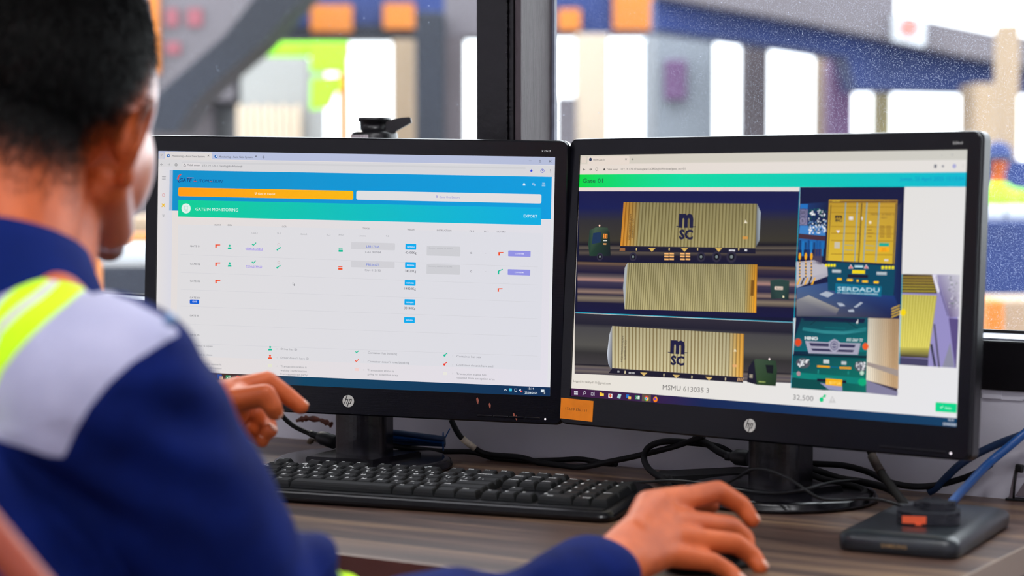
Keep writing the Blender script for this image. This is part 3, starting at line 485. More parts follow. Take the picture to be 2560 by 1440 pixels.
    s.text('m', 2088, 2106, 545, 9, (50, 40, 40), .06); s.text('SC', 2088, 2106, 553.6, 6, (50, 40, 40), .05); s.rect(2123, 541, 2133, 550, (225, 220, 220)); s.disc(2176, 556, 3, (240, 225, 200), 10); s.rect(2154, 542, 2157, 550, (230, 225, 220)); s.poly([(2091, 576), (2101, 576), (2096, 583)], (235, 225, 240)); s.rect(2087, 605, 2100, 621, (200, 190, 170)); s.rect(2211, 648, 2221, 653, (220, 215, 220))
    s.rect(2198, 607, 2223, 616, (30, 170, 150)); s.rect(2197, 617, 2223, 630, (250, 176, 20)); s.text('MSMU  613035 3', 2177, 2236, 538, 5, (110, 80, 40)); s.text('45G1', 2203, 2218, 546, 4.6, (110, 80, 40)); s.lay(9).text('SUPER', 2204, 2216, 623, 3, (210, 80, 20)); s.text('HEAVY', 2203, 2218, 628, 3, (210, 80, 20)); s.lay(8)
    for k, y in enumerate((566, 574, 582, 590)): s.rect(2169, y, 2184-k % 2*4, y+2.4, (150, 110, 40)); s.rect(2200, y-2, 2212, y, (150, 110, 40)); s.rect(2216, y-2, 2228, y, (150, 110, 40)); s.rect(2200, y+2, 2212, y+4, (150, 110, 40)); s.rect(2216, y+2, 2228, y+4, (150, 110, 40))
    for y in (612, 624): s.line(2112, y, 2133, y+2, (150, 160, 140), 1.4); s.line(2164, y+1, 2186, y+3, (150, 160, 140), 1.4)
    for k in range(4): s.rect(2063+k*7, 660, 2068.4+k*7, 667, (240, 226, 20), r=1); s.rect(2204+k*8.6, 668-3, 2210+k*8.6, 676-3, (240, 226, 20), r=1)
    for x in (2127.6, 2166): s.poly([(x, 661), (x+6.4, 671.4), (x-6.4, 671.4)], (230, 210, 215)); s.lay(9).poly([(x, 664.6), (x+3.8, 670.4), (x-3.8, 670.4)], (210, 40, 50)); s.lay(8)
    s.rect(2137, 663.4, 2158, 669, (190, 225, 235)); s.rect(2131, 675, 2162.6, 684.6, (240, 216, 20)); s.rect(2120, 686, 2170, 695, (24, 14, 40)); s.rect(2081, 674, 2103, 682, (180, 190, 196)); s.rect(2192, 679.6, 2217, 687.6, (180, 190, 196))
    for x0, x1, y in ((2093, 2105, 696), (2118, 2132, 698), (2142, 2147, 700), (2156, 2170, 701.6), (2185, 2197, 703.6)): s.rect(x0, y-1, x1, y+5, (250, 196, 20), r=1)
    s.poly([(2089, 708), (2205, 716), (2203, 742), (2088, 732)], (0, 108, 142)); s.lay(9); s.text('SERDADU', 2094, 2199, 727, 10.5, (190, 226, 236), .012); s.text('PT. ANGKUTAN JAYA INDONESIA', 2094, 2196, 733.6, 3.4, (200, 226, 236), .02)
    s.lay(6)
    for k in range(4): s.poly([(2230, 770+k*7), (2250, 762+k*7), (2250, 765+k*7), (2228, 774+k*7)], (214, 176, 50))
    # front of the cab
    TE = (0, 116, 116)
    s.lay(4).poly([(1990, 790), (2172, 794), (2166, 982), (1978, 970)], [(16, 20, 56), (10, 80, 96), (0, 108, 96), (0, 40, 60)]); s.lay(5)
    s.poly([(2004, 796), (2166, 806), (2170, 880), (1984, 878), (1988, 840)], [(6, 60, 74), (4, 80, 90), TE, (0, 96, 110), (0, 70, 84)]); s.poly([(2008, 818), (2060, 826), (2110, 828), (2166, 818), (2166, 828), (2110, 836), (2060, 834), (2006, 826)], (50, 140, 146)); s.poly([(2008, 792), (2164, 797), (2160, 808), (2010, 802)], (16, 26, 60))
    s.poly([(1982, 888), (2168, 894), (2166, 946), (1980, 930)], [(0, 70, 84), (0, 90, 90), (0, 110, 96), (0, 84, 88)]); s.poly([(1982, 930), (2166, 946), (2165, 962), (1981, 944)], (0, 128, 118)); s.poly([(1983, 886), (2168, 890), (2168, 897), (1983, 891)], (8, 16, 40)); s.poly([(1979, 946), (2064, 950), (2064, 976), (1978, 970)], (0, 74, 74))
    s.lay(6); s.line(2026, 812, 2054, 792, (4, 40, 50), 1.2); s.line(2146, 822, 2110, 800, (4, 40, 50), 1.2); s.rect(2062, 817, 2114, 823, (0, 96, 104)); s.poly([(2140, 808), (2146, 797), (2145, 809)], (240, 240, 240))
    s.text('HINO', 2012, 2045, 848.5, 7.8, (236, 240, 240), .04); s.text('SG 260 TI', 2116, 2157, 852, 7, (226, 236, 236), .02, .3)
    s.poly([(2013, 852), (2070, 856), (2086, 847), (2102, 857), (2152, 858), (2145, 887), (2022, 883)], (168, 166, 186)); s.lay(7); s.poly([(2023, 857), (2140, 862), (2136, 869), (2028, 865)], (52, 50, 84)); s.poly([(2028, 871), (2136, 875), (2132, 881), (2032, 877)], (52, 50, 84))
    s.lay(8).disc(2086, 864, 13, (170, 168, 190), 22); s.lay(9).disc(2086, 864, 9.6, (100, 98, 130), 18); s.lay(10); s.line(2079, 864, 2093, 864, (190, 190, 205), 1.4); s.ring(2086, 864, 7.4, (190, 190, 205), 1.2); s.lay(7)
    s.disc(1995.4, 856, 9, (150, 90, 90), 14); s.lay(8).disc(1996, 856, 7, (226, 70, 20), 14); s.lay(7).disc(2164, 866, 7, (236, 90, 30), 12)
    for x, y, a in ((2008, 908, 17), (2151, 916, 14)):
        s.lay(7).disc(x, y, a, (70, 84, 90), 16, 11)
        for k in range(34): s.lay(8).disc(x+rn.uniform(-.8, .8)*a, y+rn.uniform(-8, 8), rn.uniform(1.4, 3), rn.choice([(226, 226, 230), (170, 176, 186), (90, 80, 96), (240, 240, 242)]), 6)
    s.lay(7); s.rect(2059, 899, 2073, 909, (200, 208, 210)); s.rect(2104, 903, 2116, 912, (186, 194, 196)); s.poly([(2043, 913), (2075, 915), (2075, 920), (2043, 918)], (234, 162, 20)); s.poly([(2099, 917), (2128, 918), (2128, 923), (2099, 922)], (234, 162, 20)); s.rect(2076, 916, 2098, 920, (0, 100, 140)); s.rect(2045, 924, 2047, 934, (30, 150, 140)); s.rect(2120, 928, 2122, 936, (30, 150, 140)); s.disc(1997, 934, 5, (180, 140, 150), 10); s.disc(2155, 932, 5, (190, 220, 200), 10)
    s.rect(2043, 946, 2116, 958, (14, 16, 40)); s.lay(8); s.poly([(2065, 946), (2106, 949), (2105, 966), (2064, 962)], (246, 176, 10)); s.lay(9).text('L 8317 UA', 2067, 2103, 960, 8, (255, 226, 120), .01); s.lay(7).poly([(2050, 957), (2106, 966), (2106, 978), (2072, 974)], (150, 150, 186)); s.disc(2156, 955, 10, (0, 170, 120), 12, 8)
    s.lay(5).poly([(2172, 794), (2249, 797), (2243, 990), (2166, 982)], (60, 50, 70)); s.lay(6)
    container(s, [(2171, 795), (2248, 797), (2246, 972), (2166, 950)], 15, (212, 176, 132), (158, 116, 78), (246, 236, 216), 12, True, .06)
    s.lay(7); s.poly([(2168, 905), (2246, 925), (2245, 941), (2168, 914)], (160, 146, 140)); s.poly([(2166, 950), (2245, 980), (2243, 990), (2166, 982)], (130, 126, 156))
    s.lay(6); s.line(2263, 469, 2248, 910, CY, 1.4) if 0 else s.line(2256, 686, 2248, 911, CY, 1.6)
    # top view picture
    s.lay(3).poly([(2256, 685), (2400, 687), (2390, 920), (2248, 911)], (150, 142, 196)); s.lay(4)
    s.poly([(2256, 685), (2331, 686), (2344, 734), (2254, 732)], [(70, 54, 30), (100, 80, 50), (50, 36, 30), (60, 46, 34)])
    for k in range(6): s.lay(5).poly([(2256, 691+k*7), (2332+k*1.5, 692+k*7), (2333+k*1.5, 695+k*7), (2256, 694+k*7)], (160+k*4, 134+k*6, 50))
    s.lay(5); container(s, [(2255, 736), (2343, 739), (2322, 885), (2250, 880)], 12, (234, 222, 104), (200, 186, 70), None); s.lay(6)
    s.poly([(2250, 868), (2324, 870), (2321, 896), (2250, 892)], [(200, 190, 90), (190, 180, 80), (44, 34, 50), (40, 30, 40)]); s.disc(2258, 781, 7, (248, 216, 0), 14); s.poly([(2249, 893), (2321, 898), (2320, 916), (2248, 911)], (70, 66, 100))
    s.poly([(2342, 687), (2400, 687), (2398, 792), (2374, 794)], [(150, 142, 180), (206, 204, 214), (170, 160, 190), (110, 96, 140)]); s.poly([(2372, 795), (2397, 798), (2391, 920), (2388, 920)], (90, 76, 130)); s.line(2340, 690, 2370, 790, (60, 50, 80), 1.6); s.poly([(2331, 687), (2343, 687), (2350, 728), (2344, 734)], (226, 222, 240)); s.line(2336, 810, 2348, 918, (80, 76, 96), 4); s.poly([(2376, 855), (2386, 918), (2356, 918)], (140, 140, 160)); s.line(2328, 860, 2338, 916, (50, 50, 70), 5)
    for k in range(60): s.lay(7).disc(rn.uniform(2372, 2398), rn.uniform(690, 770), rn.uniform(.7, 1.8), rn.choice([(240, 240, 244), (120, 110, 130), (90, 110, 90), (210, 205, 225)]), 5)
    # footer
    s.lay(3).text('Logged in: deddyaf111@gmail.com', 1434, 1527, 955, 6.2, (120, 112, 104)); s.text('MSMU 613035 3', 1657, 1773, 974, 13.4, (110, 106, 104)); s.text('32,500', 1982.6, 2033.6, 999, 13.4, (120, 118, 120))
    s.disc(2054, 999, 5, (0, 200, 130), 14); s.line(2055, 998, 2062, 986, (0, 200, 130), 2.2); s.poly([(2057, 990), (2066, 986), (2063, 995)], (0, 200, 130)); s.poly([(2081, 989), (2090, 1007), (2072, 1007)], (206, 204, 204)); s.lay(4).rect(2080, 995, 2082, 1003, (232, 230, 230))
    s.lay(3).rect(2339, 1005, 2391.4, 1032.4, (0, 212, 140), r=2); s.lay(4).text('Auto', 2362, 2378, 1022, 5.6, (200, 245, 228), .01); check(s, 2354, 1018, .7, (200, 245, 228))
    # taskbar
    s.lay(5); yt = s.P(1431, 970.6)[1]; xs = [s.P(x, 1000)[0] for x in (1425, 1640, 1760, 2420)]; xs[0] = -SW/2; xs[-1] = SW/2; cs = [(64, 22, 66), (52, 26, 72), (16, 36, 84), (8, 62, 100)]
    for i in range(3): s.raw([(xs[i], -SH/2), (xs[i+1], -SH/2), (xs[i+1], yt), (xs[i], yt)], [cs[i], cs[i+1], cs[i+1], cs[i]])
    s.lay(6); W = (226, 226, 236)
    for a, b_ in ((1436, 977.6), (1440.8, 978), (1436, 982.6), (1440.8, 983)): s.rect(a, b_, a+4, b_+4.4, W)
    s.ring(1462, 982, 3.4, W, 1); s.line(1459.6, 985, 1457.4, 988, W, 1.2); s.ring(1481, 985, 4.4, W, 1, 4); s.line(1486, 979.6, 1486, 990.6, W, 1.2)
    s.rect(1500, 983, 1510, 990.6, (250, 206, 70)); s.rect(1500, 981, 1505, 984, (240, 180, 40)); s.rect(1521.6, 984, 1531, 995, (240, 240, 240)); s.lay(7).disc(1526.6, 989.6, 3.6, (226, 90, 50), 12); s.lay(6); s.poly([(1546, 985), (1554, 986), (1551, 997), (1543, 995)], (170, 214, 214)); s.rect(1566, 986, 1573, 995, (30, 110, 200)); s.rect(1571, 991.4, 1578, 998, (246, 190, 80)); s.rect(1588.6, 988, 1600, 999, (30, 130, 80)); s.lay(7); s.text('X', 1590, 1595, 997, 6, W, .01); s.rect(1595, 989.4, 1599.4, 998, (220, 235, 226))
    s.lay(6); s.rect(1605.6, 985, 1627.4, 1004.6, (98, 82, 70)); s.lay(7); chrome(s, 1616.6, 996, 6); s.disc(1639, 998.6, 6, (246, 130, 20), 16); s.lay(8); s.disc(1638.4, 997.4, 2.8, (120, 60, 190), 10); s.disc(1641, 994, 2, (252, 210, 60), 8)
    s.lay(7)
    for x in (1526.6, 1572, 1616.4): s.line(x-8, 998.6+(x-1526)*.083, x+8, 1000+(x-1526)*.083, (110, 190, 240), 1.2)
    s.text('15:14', 2370.6, 2384, 1052, 6, (210, 220, 230), .02); s.text('25/04/2025', 2357, 2391, 1062.4, 6, (210, 220, 230), .02)
    return s
# ---------------------------------------------------------------- monitors
shell = mat('glossy_black_plastic', (8, 7, 12), .2, spec=.5, bump=.12, bscale=25, bdist=.0006)
bez_m = mat('brushed_black_bezel', (8, 8, 15), .26, spec=.32, bump=.2, bscale=60, bdist=.0004, stretch=(.6, 14, 1), vary=.25, vscale=30)
white_m = mat('print_white', (225, 225, 220), .5); sil = mat('badge_silver', (205, 203, 195), .35, vary=.06, vscale=100); blk = mat('badge_black', (10, 10, 12), .4)
neck_m = mat('scuffed_black_plastic', (16, 15, 20), .24, spec=.6, vary=.8, vscale=70, bump=.2, bscale=60)
def flat_text(name, t, width, cap, m, parent, M, bold=0, shear=0, center=False):
    vs, fs, g0, g1 = glyphs(t, bold, shear); kx = width/(g1-g0); ky = cap/CAP; ox = width/2 if center else 0
    n = len(vs); V = [((x-g0)*kx-ox, y*ky, 0) for x, y in vs]
    return mesh_obj(name, V, fs, m, parent, M)
def badge(parent, x, y):
    b = link(bpy.data.objects.new('round_badge', bpy.data.meshes.new('round_badge')), parent, Matrix.Translation((x, y, .0001)))
    bm = bmesh.new(); lathe(bm, [(.0070, 0), (.0070, .0005), (.0067, .0008)], 40); bm.to_mesh(b.data); bm.free(); b.data.materials.append(sil); smooth(b.data, False)
    bm = bmesh.new(); k = .0070/16.0        # the letters h and p, slanted, in sixteenths of the radius
    def bar(x0, y0, x1, y1, w): prism(bm, [(x0*k-w*k/2, y0*k), (x0*k+w*k/2, y0*k), (x1*k+w*k/2, y1*k), (x1*k-w*k/2, y1*k)], .0008, .0010)
    bar(-10, -6, -3, 16, 1.9); bar(-4.4, -6, -.6, 4.6, 1.9); prism(bm, [(-6.5*k, 5.6*k), (-7*k, 4*k), (-.6*k, 4*k), (.4*k, 5.6*k)], .0008, .0010)
    bar(-2.6, -16, 4.6, 6, 1.9); bar(5.8, -6.4, 9.4, 5.6, 1.9); prism(bm, [(2*k, -5*k), (1.5*k, -6.6*k), (6*k, -6.6*k), (7*k, -5*k)], .0008, .0010); prism(bm, [(3.8*k, 6*k), (3.3*k, 4.4*k), (9.6*k, 4.4*k), (9.8*k, 6*k)], .0008, .0010)
    bm_obj('badge_letters', bm, blk, b)
def monitor(label, base, yaw, tilt, roll, scr, hc=.2323, e=.045):
    t = thing('monitor', label, 'monitor', Matrix.Translation((base[0], base[1], DZ)) @ Matrix.Rotation(yaw, 4, 'Z'))
    ri = Vector((1, 0, 0)); up = Vector((0, math.sin(tilt), math.cos(tilt))); nn = Vector((0, -math.cos(tilt), math.sin(tilt)))
    r2 = ri*math.cos(roll)-up*math.sin(roll); u2 = up*math.cos(roll)+ri*math.sin(roll)
    PM = Matrix(((r2.x, u2.x, nn.x, 0), (r2.y, u2.y, nn.y, -e), (r2.z, u2.z, nn.z, hc), (0, 0, 0, 1)))   # panel frame: x right, y up, z to the viewer
    W, T, B, D_ = .0150, .0180, .0315, .0
    ox, oy = SW/2+W, SH/2
    # shell: rounded slab behind the bezel with a bulged back
    outer = rrect(2*ox, SH+T+B, .009, 6, 0, (T-B)/2); n = len(outer)
    def ring(sc, z, cy=(T-B)/2): return [((p[0])*sc, (p[1]-cy)*sc+cy, z) for p in outer]
    loops = [ring(1.0, -.0012), ring(1.004, -.0035), ring(1.004, -.016), ring(.99, -.019), ring(.80, -.030), ring(.62, -.040), ring(.58, -.042)]
    V = [v for l in loops for v in l]; F = []
    for a in range(len(loops)-1):
        for i in range(n): F.append((a*n+i, a*n+(i+1) % n, (a+1)*n+(i+1) % n, (a+1)*n+i))
    F.append(tuple(range(n)) ); F.append(tuple((len(loops)-1)*n+i for i in range(n))[::-1])
    mesh_obj('casing', V, F, shell, t, PM)
    # bezel: flat ring with rounded outer edge round the display opening
    inn = rrect(SW+.0008, SH+.0008, .0006, 6); o1 = rrect(2*ox-.003, SH+T+B-.003, .0078, 6, 0, (T-B)/2)
    bl = [[(p[0], p[1], -.0012) for p in outer], [(p[0]*.9985, p[1]*.999, .0006) for p in outer], [(p[0], p[1], .0016) for p in o1], [(p[0], p[1], .0017) for p in inn], [(p[0], p[1], -.0010) for p in inn]]
    V = [v for l in bl for v in l]; F = []
    for a in range(len(bl)-1):
        for i in range(n): F.append((a*n+i, a*n+(i+1) % n, (a+1)*n+(i+1) % n, (a+1)*n+i))
    bz = mesh_obj('bezel', V, F, bez_m, t, PM)
    scr.obj('display', disp, t, PM)
    badge(bz, .0015, -SH/2-.0155)
    for o in bz.children: o.location.z = .0018
    flat_text('model_lettering', '22kd', .0105, .0024, white_m, bz, Matrix.Translation((SW/2-.0155, SH/2+.0055, .00185)))
    bm = bmesh.new(); lathe(bm, [(.0011, .0017), (.0011, .0019), (.0008, .0021)], 12, Matrix.Translation((ox-.0195, -SH/2-.0255, 0))); bm_obj('power_light', bm, mat('led', (250, 250, 250), .4, emit=((255, 240, 250), 1.0)), bz)
    bm = bmesh.new()
    for k in range(4): box(bm, (.155+k*.0185, -SH/2-.0262, .0014), (.1725+k*.0185, -SH/2-.0238, .0022), .0006)
    bm_obj('button', bm, shell, bz)
    # neck, plinth and foot
    bm = bmesh.new(); pts = [(.031*math.cos(a)*1.0, -.006-.017*math.sin(a)) for a in [math.pi*i/20 for i in range(21)]] + [(-.031, .020), (.031, .020)]
    prism(bm, pts, .0155, .135, bev=.001); bm_obj('neck', bm, neck_m, t, sm=False)
    boxo('mount', (-.035, -.004, .10), (.035, .03, .17), shell, t, bev=.004)
    bm = bmesh.new(); lathe(bm, [(.1030, 0), (.1055, .002), (.1055, .0045), (.1035, .0055), (.1035, .0085), (.100, .0105), (.096, .0115)], 96); bm_obj('foot', bm, shell, t)
    bm = bmesh.new(); pts = [(-.052, -.048), (.034, -.052), (.060, .034), (-.042, .040)]; prism(bm, pts, .0110, .0165, bev=.0012, M=Matrix.Rotation(-.08, 4, 'Z')); bm_obj('plinth', bm, shell, t)
    return t, PM, bz
m1, PM1, bz1 = monitor('black left-hand monitor showing a gate monitoring table, in front of the man', (-.1749, 2.4255), -.2446, .0213, .0163, left_screen())
m2, PM2, bz2 = monitor('black right-hand monitor showing container truck pictures, with an orange sticker', (.2819, 2.1925), -.7033, .0692, -.0073, right_screen())
# orange label on the right bezel, paint chips on the left one
st_ = boxo('paper_sticker', (-.0165*1.25, -.0115, 0), (.0165*1.25+.0045, .0115, .0003), mat('orange_paper', (250, 138, 8), .7, vary=.08, vscale=60), bz2, Matrix.Translation((-SW/2+.0080, -SH/2-.0145, .0018)) @ Matrix.Rotation(R(-1), 4, 'Z'))
st_['label'] = 'orange paper sticker with a printed address'
flat_text('printed_address', '172.19.170.151', .030, .0028, mat('ink', (50, 25, 20), .7), st_, Matrix.Translation((-.0135, -.0012, .00035)))
chip = mat('paint_chip', (170, 90, 70), .6)
for x, y, sx, sy in ((.1548, -.1425, .0016, .004), (.1692, -.1475, .0013, .0035), (.1975, -.157, .0012, .003), (.2003, -.160, .0014, .003)):
    bm = bmesh.new(); prism(bm, [(-sx, sy*.6), (0, sy), (sx, sy*.2), (sx*.5, -sy), (-sx*.4, -sy*.4)], 0, .0001); o = bm_obj('paint_chip', bm, chip, bz1, Matrix.Translation((x, y, .0017)))
# ---------------------------------------------------------------- keyboard
KA = R(-21.5)
KM = Matrix.Translation((-.3235, 2.195, DZ)) @ Matrix.Rotation(KA, 4, 'Z')
kb_m = mat('keyboard_plastic', (16, 16, 18), .45, spec=.4, bump=.15, bscale=300, bdist=.0003)
kb_glossy = mat('keyboard_base', (9, 9, 14), .25, spec=.45)
keyt = mat('key_plastic', (22, 24, 25), .5, spec=.35, vary=.12, vscale=60); leg_m = mat('key_print', (250, 252, 250), .5)
kb = thing('keyboard', 'black full-size keyboard lying in front of the left-hand monitor', 'keyboard', KM)
KW, KD = .452, .156
def kz(y): return .0105+.0085*min(max(y, 0), KD)/KD
def plan(ins): return rrect(KW-2*ins, KD-2*ins, .014-ins*.5, 8, KW/2, KD/2)
loops = []
for ins, f in ((.004, lambda y: .0), (.0005, lambda y: .0035), (0, lambda y: .006), (.0012, lambda y: kz(y)-.003), (.004, lambda y: kz(y)-.0006), (.008, kz)): loops.append([(p[0], p[1], f(p[1])) for p in plan(ins)])
n = len(loops[0]); V = [v for l in loops for v in l]; F = []
for a in range(len(loops)-1):
    for i in range(n): F.append((a*n+i, a*n+(i+1) % n, (a+1)*n+(i+1) % n, (a+1)*n+i))
F.append(tuple(range(n))[::-1]); F.append(tuple((len(loops)-1)*n+i for i in range(n)))
mesh_obj('keyboard_body', V, F, kb_glossy, kb)
boxo('palm_edge', (.012, .0115, kz(.01)-.0004), (KW-.012, .0225, kz(.02)+.0006), kb_m, kb, bev=.0004)
U = .01905; KX0 = .0125; KY0 = .0265
def mk_key(x, y, wu, hu, legend, second=None):
    w = wu*U-.0007; h = hu*U-.0007; z = kz(y)+.0002; bm = bmesh.new(); tp = .0022; H = .0072
    b0 = [(0, 0), (w, 0), (w, h), (0, h)]; t0 = [(tp, .0016), (w-tp, .0016), (w-tp, h-.0034), (tp, h-.0034)]
    lo = [bm.verts.new((p[0], p[1], 0)) for p in b0]; mi_ = [bm.verts.new((p[0]*.5+q[0]*.5+0, p[1]*.6+q[1]*.4, H*.62)) for p, q in zip(b0, t0)]; hi = [bm.verts.new((p[0], p[1], H+.0004*(p[1] > h/2))) for p in t0]
    for A, B in ((lo, mi_), (mi_, hi)):
        for i in range(4): bm.faces.new((A[i], A[(i+1) % 4], B[(i+1) % 4], B[i]))
    bm.faces.new(hi); bmesh.ops.bevel(bm, geom=[e for e in bm.edges if all(v.co.z > H*.5 for v in e.verts)], offset=.0007, segments=2, affect='EDGES')
    for f in bm.faces: f.smooth = False
    def put(t_, cx, cy, cap):
        vs, fs, g0, g1 = glyphs(t_, .03); k = cap/CAP; wd = (g1-g0)*k
        kx = k if wd < w-.006 else (w-.006)/(g1-g0)
        q = [bm.verts.new((cx+(vx-g0)*kx, cy+vy*k, H+.00055)) for vx, vy in vs]
        for f in fs:
            try: bm.faces.new([q[i] for i in f]).material_index = 1
            except ValueError: pass
    if legend:
        long_ = len(legend) > 1; put(legend, tp+.0014, h-.0034-(.0056 if not long_ else .0042), 0.0050 if not long_ else .0030)
        if second: put(second, tp+.0075, .0024, .0042)
    return bm_obj('key', bm, [keyt, leg_m], kb, Matrix.Translation((x, y, z)) @ Matrix.Rotation(math.atan2(.0085, KD), 4, 'X'))
rows = [
 [('', 6.25-5.0+0, None)] and [('Ctrl', 1.25), ('', 1.25), ('Alt', 1.25), ('', 6.25), ('Alt', 1.25), ('Fn', 1.25), ('', 1.25), ('Ctrl', 1.25)],
 [('Shift', 2.25)] + [(c, 1) for c in 'ZXCVBNM'] + [('<', 1, ','), ('>', 1, '.'), ('?', 1, '/'), ('Shift', 2.75)],
 [('Caps', 1.75)] + [(c, 1) for c in 'ASDFGHJKL'] + [(':', 1, ';'), ('"', 1, "'"), ('Enter', 2.25)],
 [('Tab', 1.5)] + [(c, 1) for c in 'QWERTYUIOP'] + [('{', 1, '['), ('}', 1, ']'), ('|', 1.5, '\\')],
 [('~', 1, '`')] + [(a, 1, b_) for a, b_ in zip('!@#$%^&*()_+', '1234567890-=')] + [('Backspace', 2)]]
for r_, row in enumerate(rows):
    x = KX0
    for kdef in row:
        mk_key(x, KY0+r_*U, kdef[1], 1, kdef[0], kdef[2] if len(kdef) > 2 else None); x += kdef[1]*U
FY = KY0+5*U+.005
x = KX0; mk_key(x, FY, 1, .8, 'Esc'); x += 2*U
for i in range(12):
    mk_key(x, FY, 1, .8, 'F%d' % (i+1)); x += U*(1 if i % 4 != 3 else 1.5)
NX = KX0+15*U+.0045
for i, t_ in enumerate(('Print', 'Scroll', 'Pause')): mk_key(NX+i*U, FY, 1, .8, t_)
for i, t_ in enumerate(('Insert', 'Home', 'PgUp')): mk_key(NX+i*U, KY0+4*U, 1, 1, t_)
for i, t_ in enumerate(('Delete', 'End', 'PgDn')): mk_key(NX+i*U, KY0+3*U, 1, 1, t_)
mk_key(NX+U, KY0+U, 1, 1, '^')
for i, t_ in enumerate('<v>'): mk_key(NX+i*U, KY0, 1, 1, t_)
PX = NX+3*U+.0045
for r_, row in enumerate((('7', '8', '9'), ('4', '5', '6'), ('1', '2', '3'))):
    for i, t_ in enumerate(row): mk_key(PX+i*U, KY0+(3-r_)*U, 1, 1, t_)
for i, t_ in enumerate(('Num', '/', '*', '-')): mk_key(PX+i*U, KY0+4*U, 1, 1, t_)
mk_key(PX+3*U, KY0+2*U, 1, 2, '+'); mk_key(PX+3*U, KY0, 1, 2, 'Enter'); mk_key(PX, KY0, 2, 1, '0', 'Ins'); mk_key(PX+2*U, KY0, 1, 1, '.', 'Del')
flat_text('printed_name', 'logitech', .030, .0036, leg_m, kb, Matrix.Translation((PX+U*1.7, FY+.0055, kz(FY)+.0003)), .01)
# ---------------------------------------------------------------- mouse
MA = math.atan2(.69, .72)
mo = thing('mouse', 'black computer mouse under the man\'s right hand', 'mouse', Matrix.Translation((.176, 1.817, DZ)) @ Matrix.Rotation(MA, 4, 'Z'))
bm = bmesh.new(); nu, nv = 32, 12; rings = []
for j in range(nv+1):
    t_ = j/nv*math.pi/2; rings.append([])
    for i in range(nu):
        a = 2*math.pi*i/nu; x = math.cos(a); y = math.sin(a); e_ = .8
        px_ = .050*math.copysign(abs(x)**e_, x)*math.cos(t_)**.55; py_ = .029*math.copysign(abs(y)**e_, y)*math.cos(t_)**.55
        rings[-1].append(bm.verts.new((px_, py_*(1-.12*math.cos(a)**2), .002+.030*math.sin(t_)*(1-.25*px_/.05))))
for A, B in zip(rings, rings[1:]):
    for i in range(nu): bm.faces.new((A[i], A[(i+1) % nu], B[(i+1) % nu], B[i])).smooth = True
bm.faces.new(rings[0][::-1]); bmesh.ops.remove_doubles(bm, verts=bm.verts, dist=1e-5)
bm_obj('mouse_body', bm, mat('mouse_plastic', (14, 14, 17), .35), mo)
bm = bmesh.new(); lathe(bm, [(.0095, -.003), (.0105, -.002), (.0105, .002), (.0095, .003)], 24, Matrix.Translation((.030, 0, .0195)) @ Matrix.Rotation(R(90), 4, 'X')); bm_obj('scroll_wheel', bm, mat('wheel_rubber', (40, 40, 44), .6), mo)
# ---------------------------------------------------------------- flat device, adapter
UA = R(-27)
hb = thing('disc_drive', 'flat black device box with cables piled on it, at the right end of the desk', 'disc drive', Matrix.Translation((.296, 1.888, DZ)) @ Matrix.Rotation(UA, 4, 'Z'))
dev_m = mat('device_plastic', (24, 30, 36), .3, spec=.6, vary=.3, vscale=40)
loops = []
for ins, z in ((.004, .0), (.001, .002), (0, .005), (0, .013), (.002, .0165), (.010, .0195), (.014, .0200)): loops.append([(p[0], p[1], z) for p in rrect(.113-2*ins, .205-2*ins, .014-ins*.3, 6, .0565, .1025)])
n = len(loops[0]); V = [v for l in loops for v in l]; F = []
for a in range(len(loops)-1):
    for i in range(n): F.append((a*n+i, a*n+(i+1) % n, (a+1)*n+(i+1) % n, (a+1)*n+i))
F.append(tuple(range(n))[::-1]); F.append(tuple((len(loops)-1)*n+i for i in range(n)))
mesh_obj('device_case', V, F, dev_m, hb, sm=True)
flat_text('printed_name', 'SAMSUNG', .024, .0036, mat('gold_print', (150, 120, 80), .5), hb, Matrix.Translation((.043, -.0003, .0072)) @ Matrix.Rotation(R(90), 4, 'X'), .02)
ap = at(2322, 1296, 1.93); ad_ = thing('power_adapter', 'black cable adapter with an orange label lying on the flat black device', 'adapter', Matrix.Translation((ap.x, ap.y, DZ+.0205)) @ Matrix.Rotation(R(-12), 4, 'Z'))
am = mat('adapter_plastic', (18, 20, 30), .45, bump=.4, bscale=120)
bm = bmesh.new(); prism(bm, rrect(.058, .052, .014), 0, .011, bev=.004); prism(bm, rrect(.034, .03, .010, 6, .008, .006), .010, .018, bev=.004); [box(bm, (-.02+k*.011, .010, .009), (-.012+k*.011, .03, .016+.002*(k % 2)), .002, M=Matrix.Rotation(.25*(k-1.5), 4, 'Z')) for k in range(4)]; bm_obj('adapter_body', bm, am, ad_)
boxo('orange_label', (-.024, -.0268, .0015), (-.002, -.0262, .0085), mat('orange_tape', (235, 92, 48), .6), ad_)
boxo('orange_label', (-.012, -.0285, .0002), (-.006, -.0270, .0015), bpy.data.materials['orange_tape'], ad_)
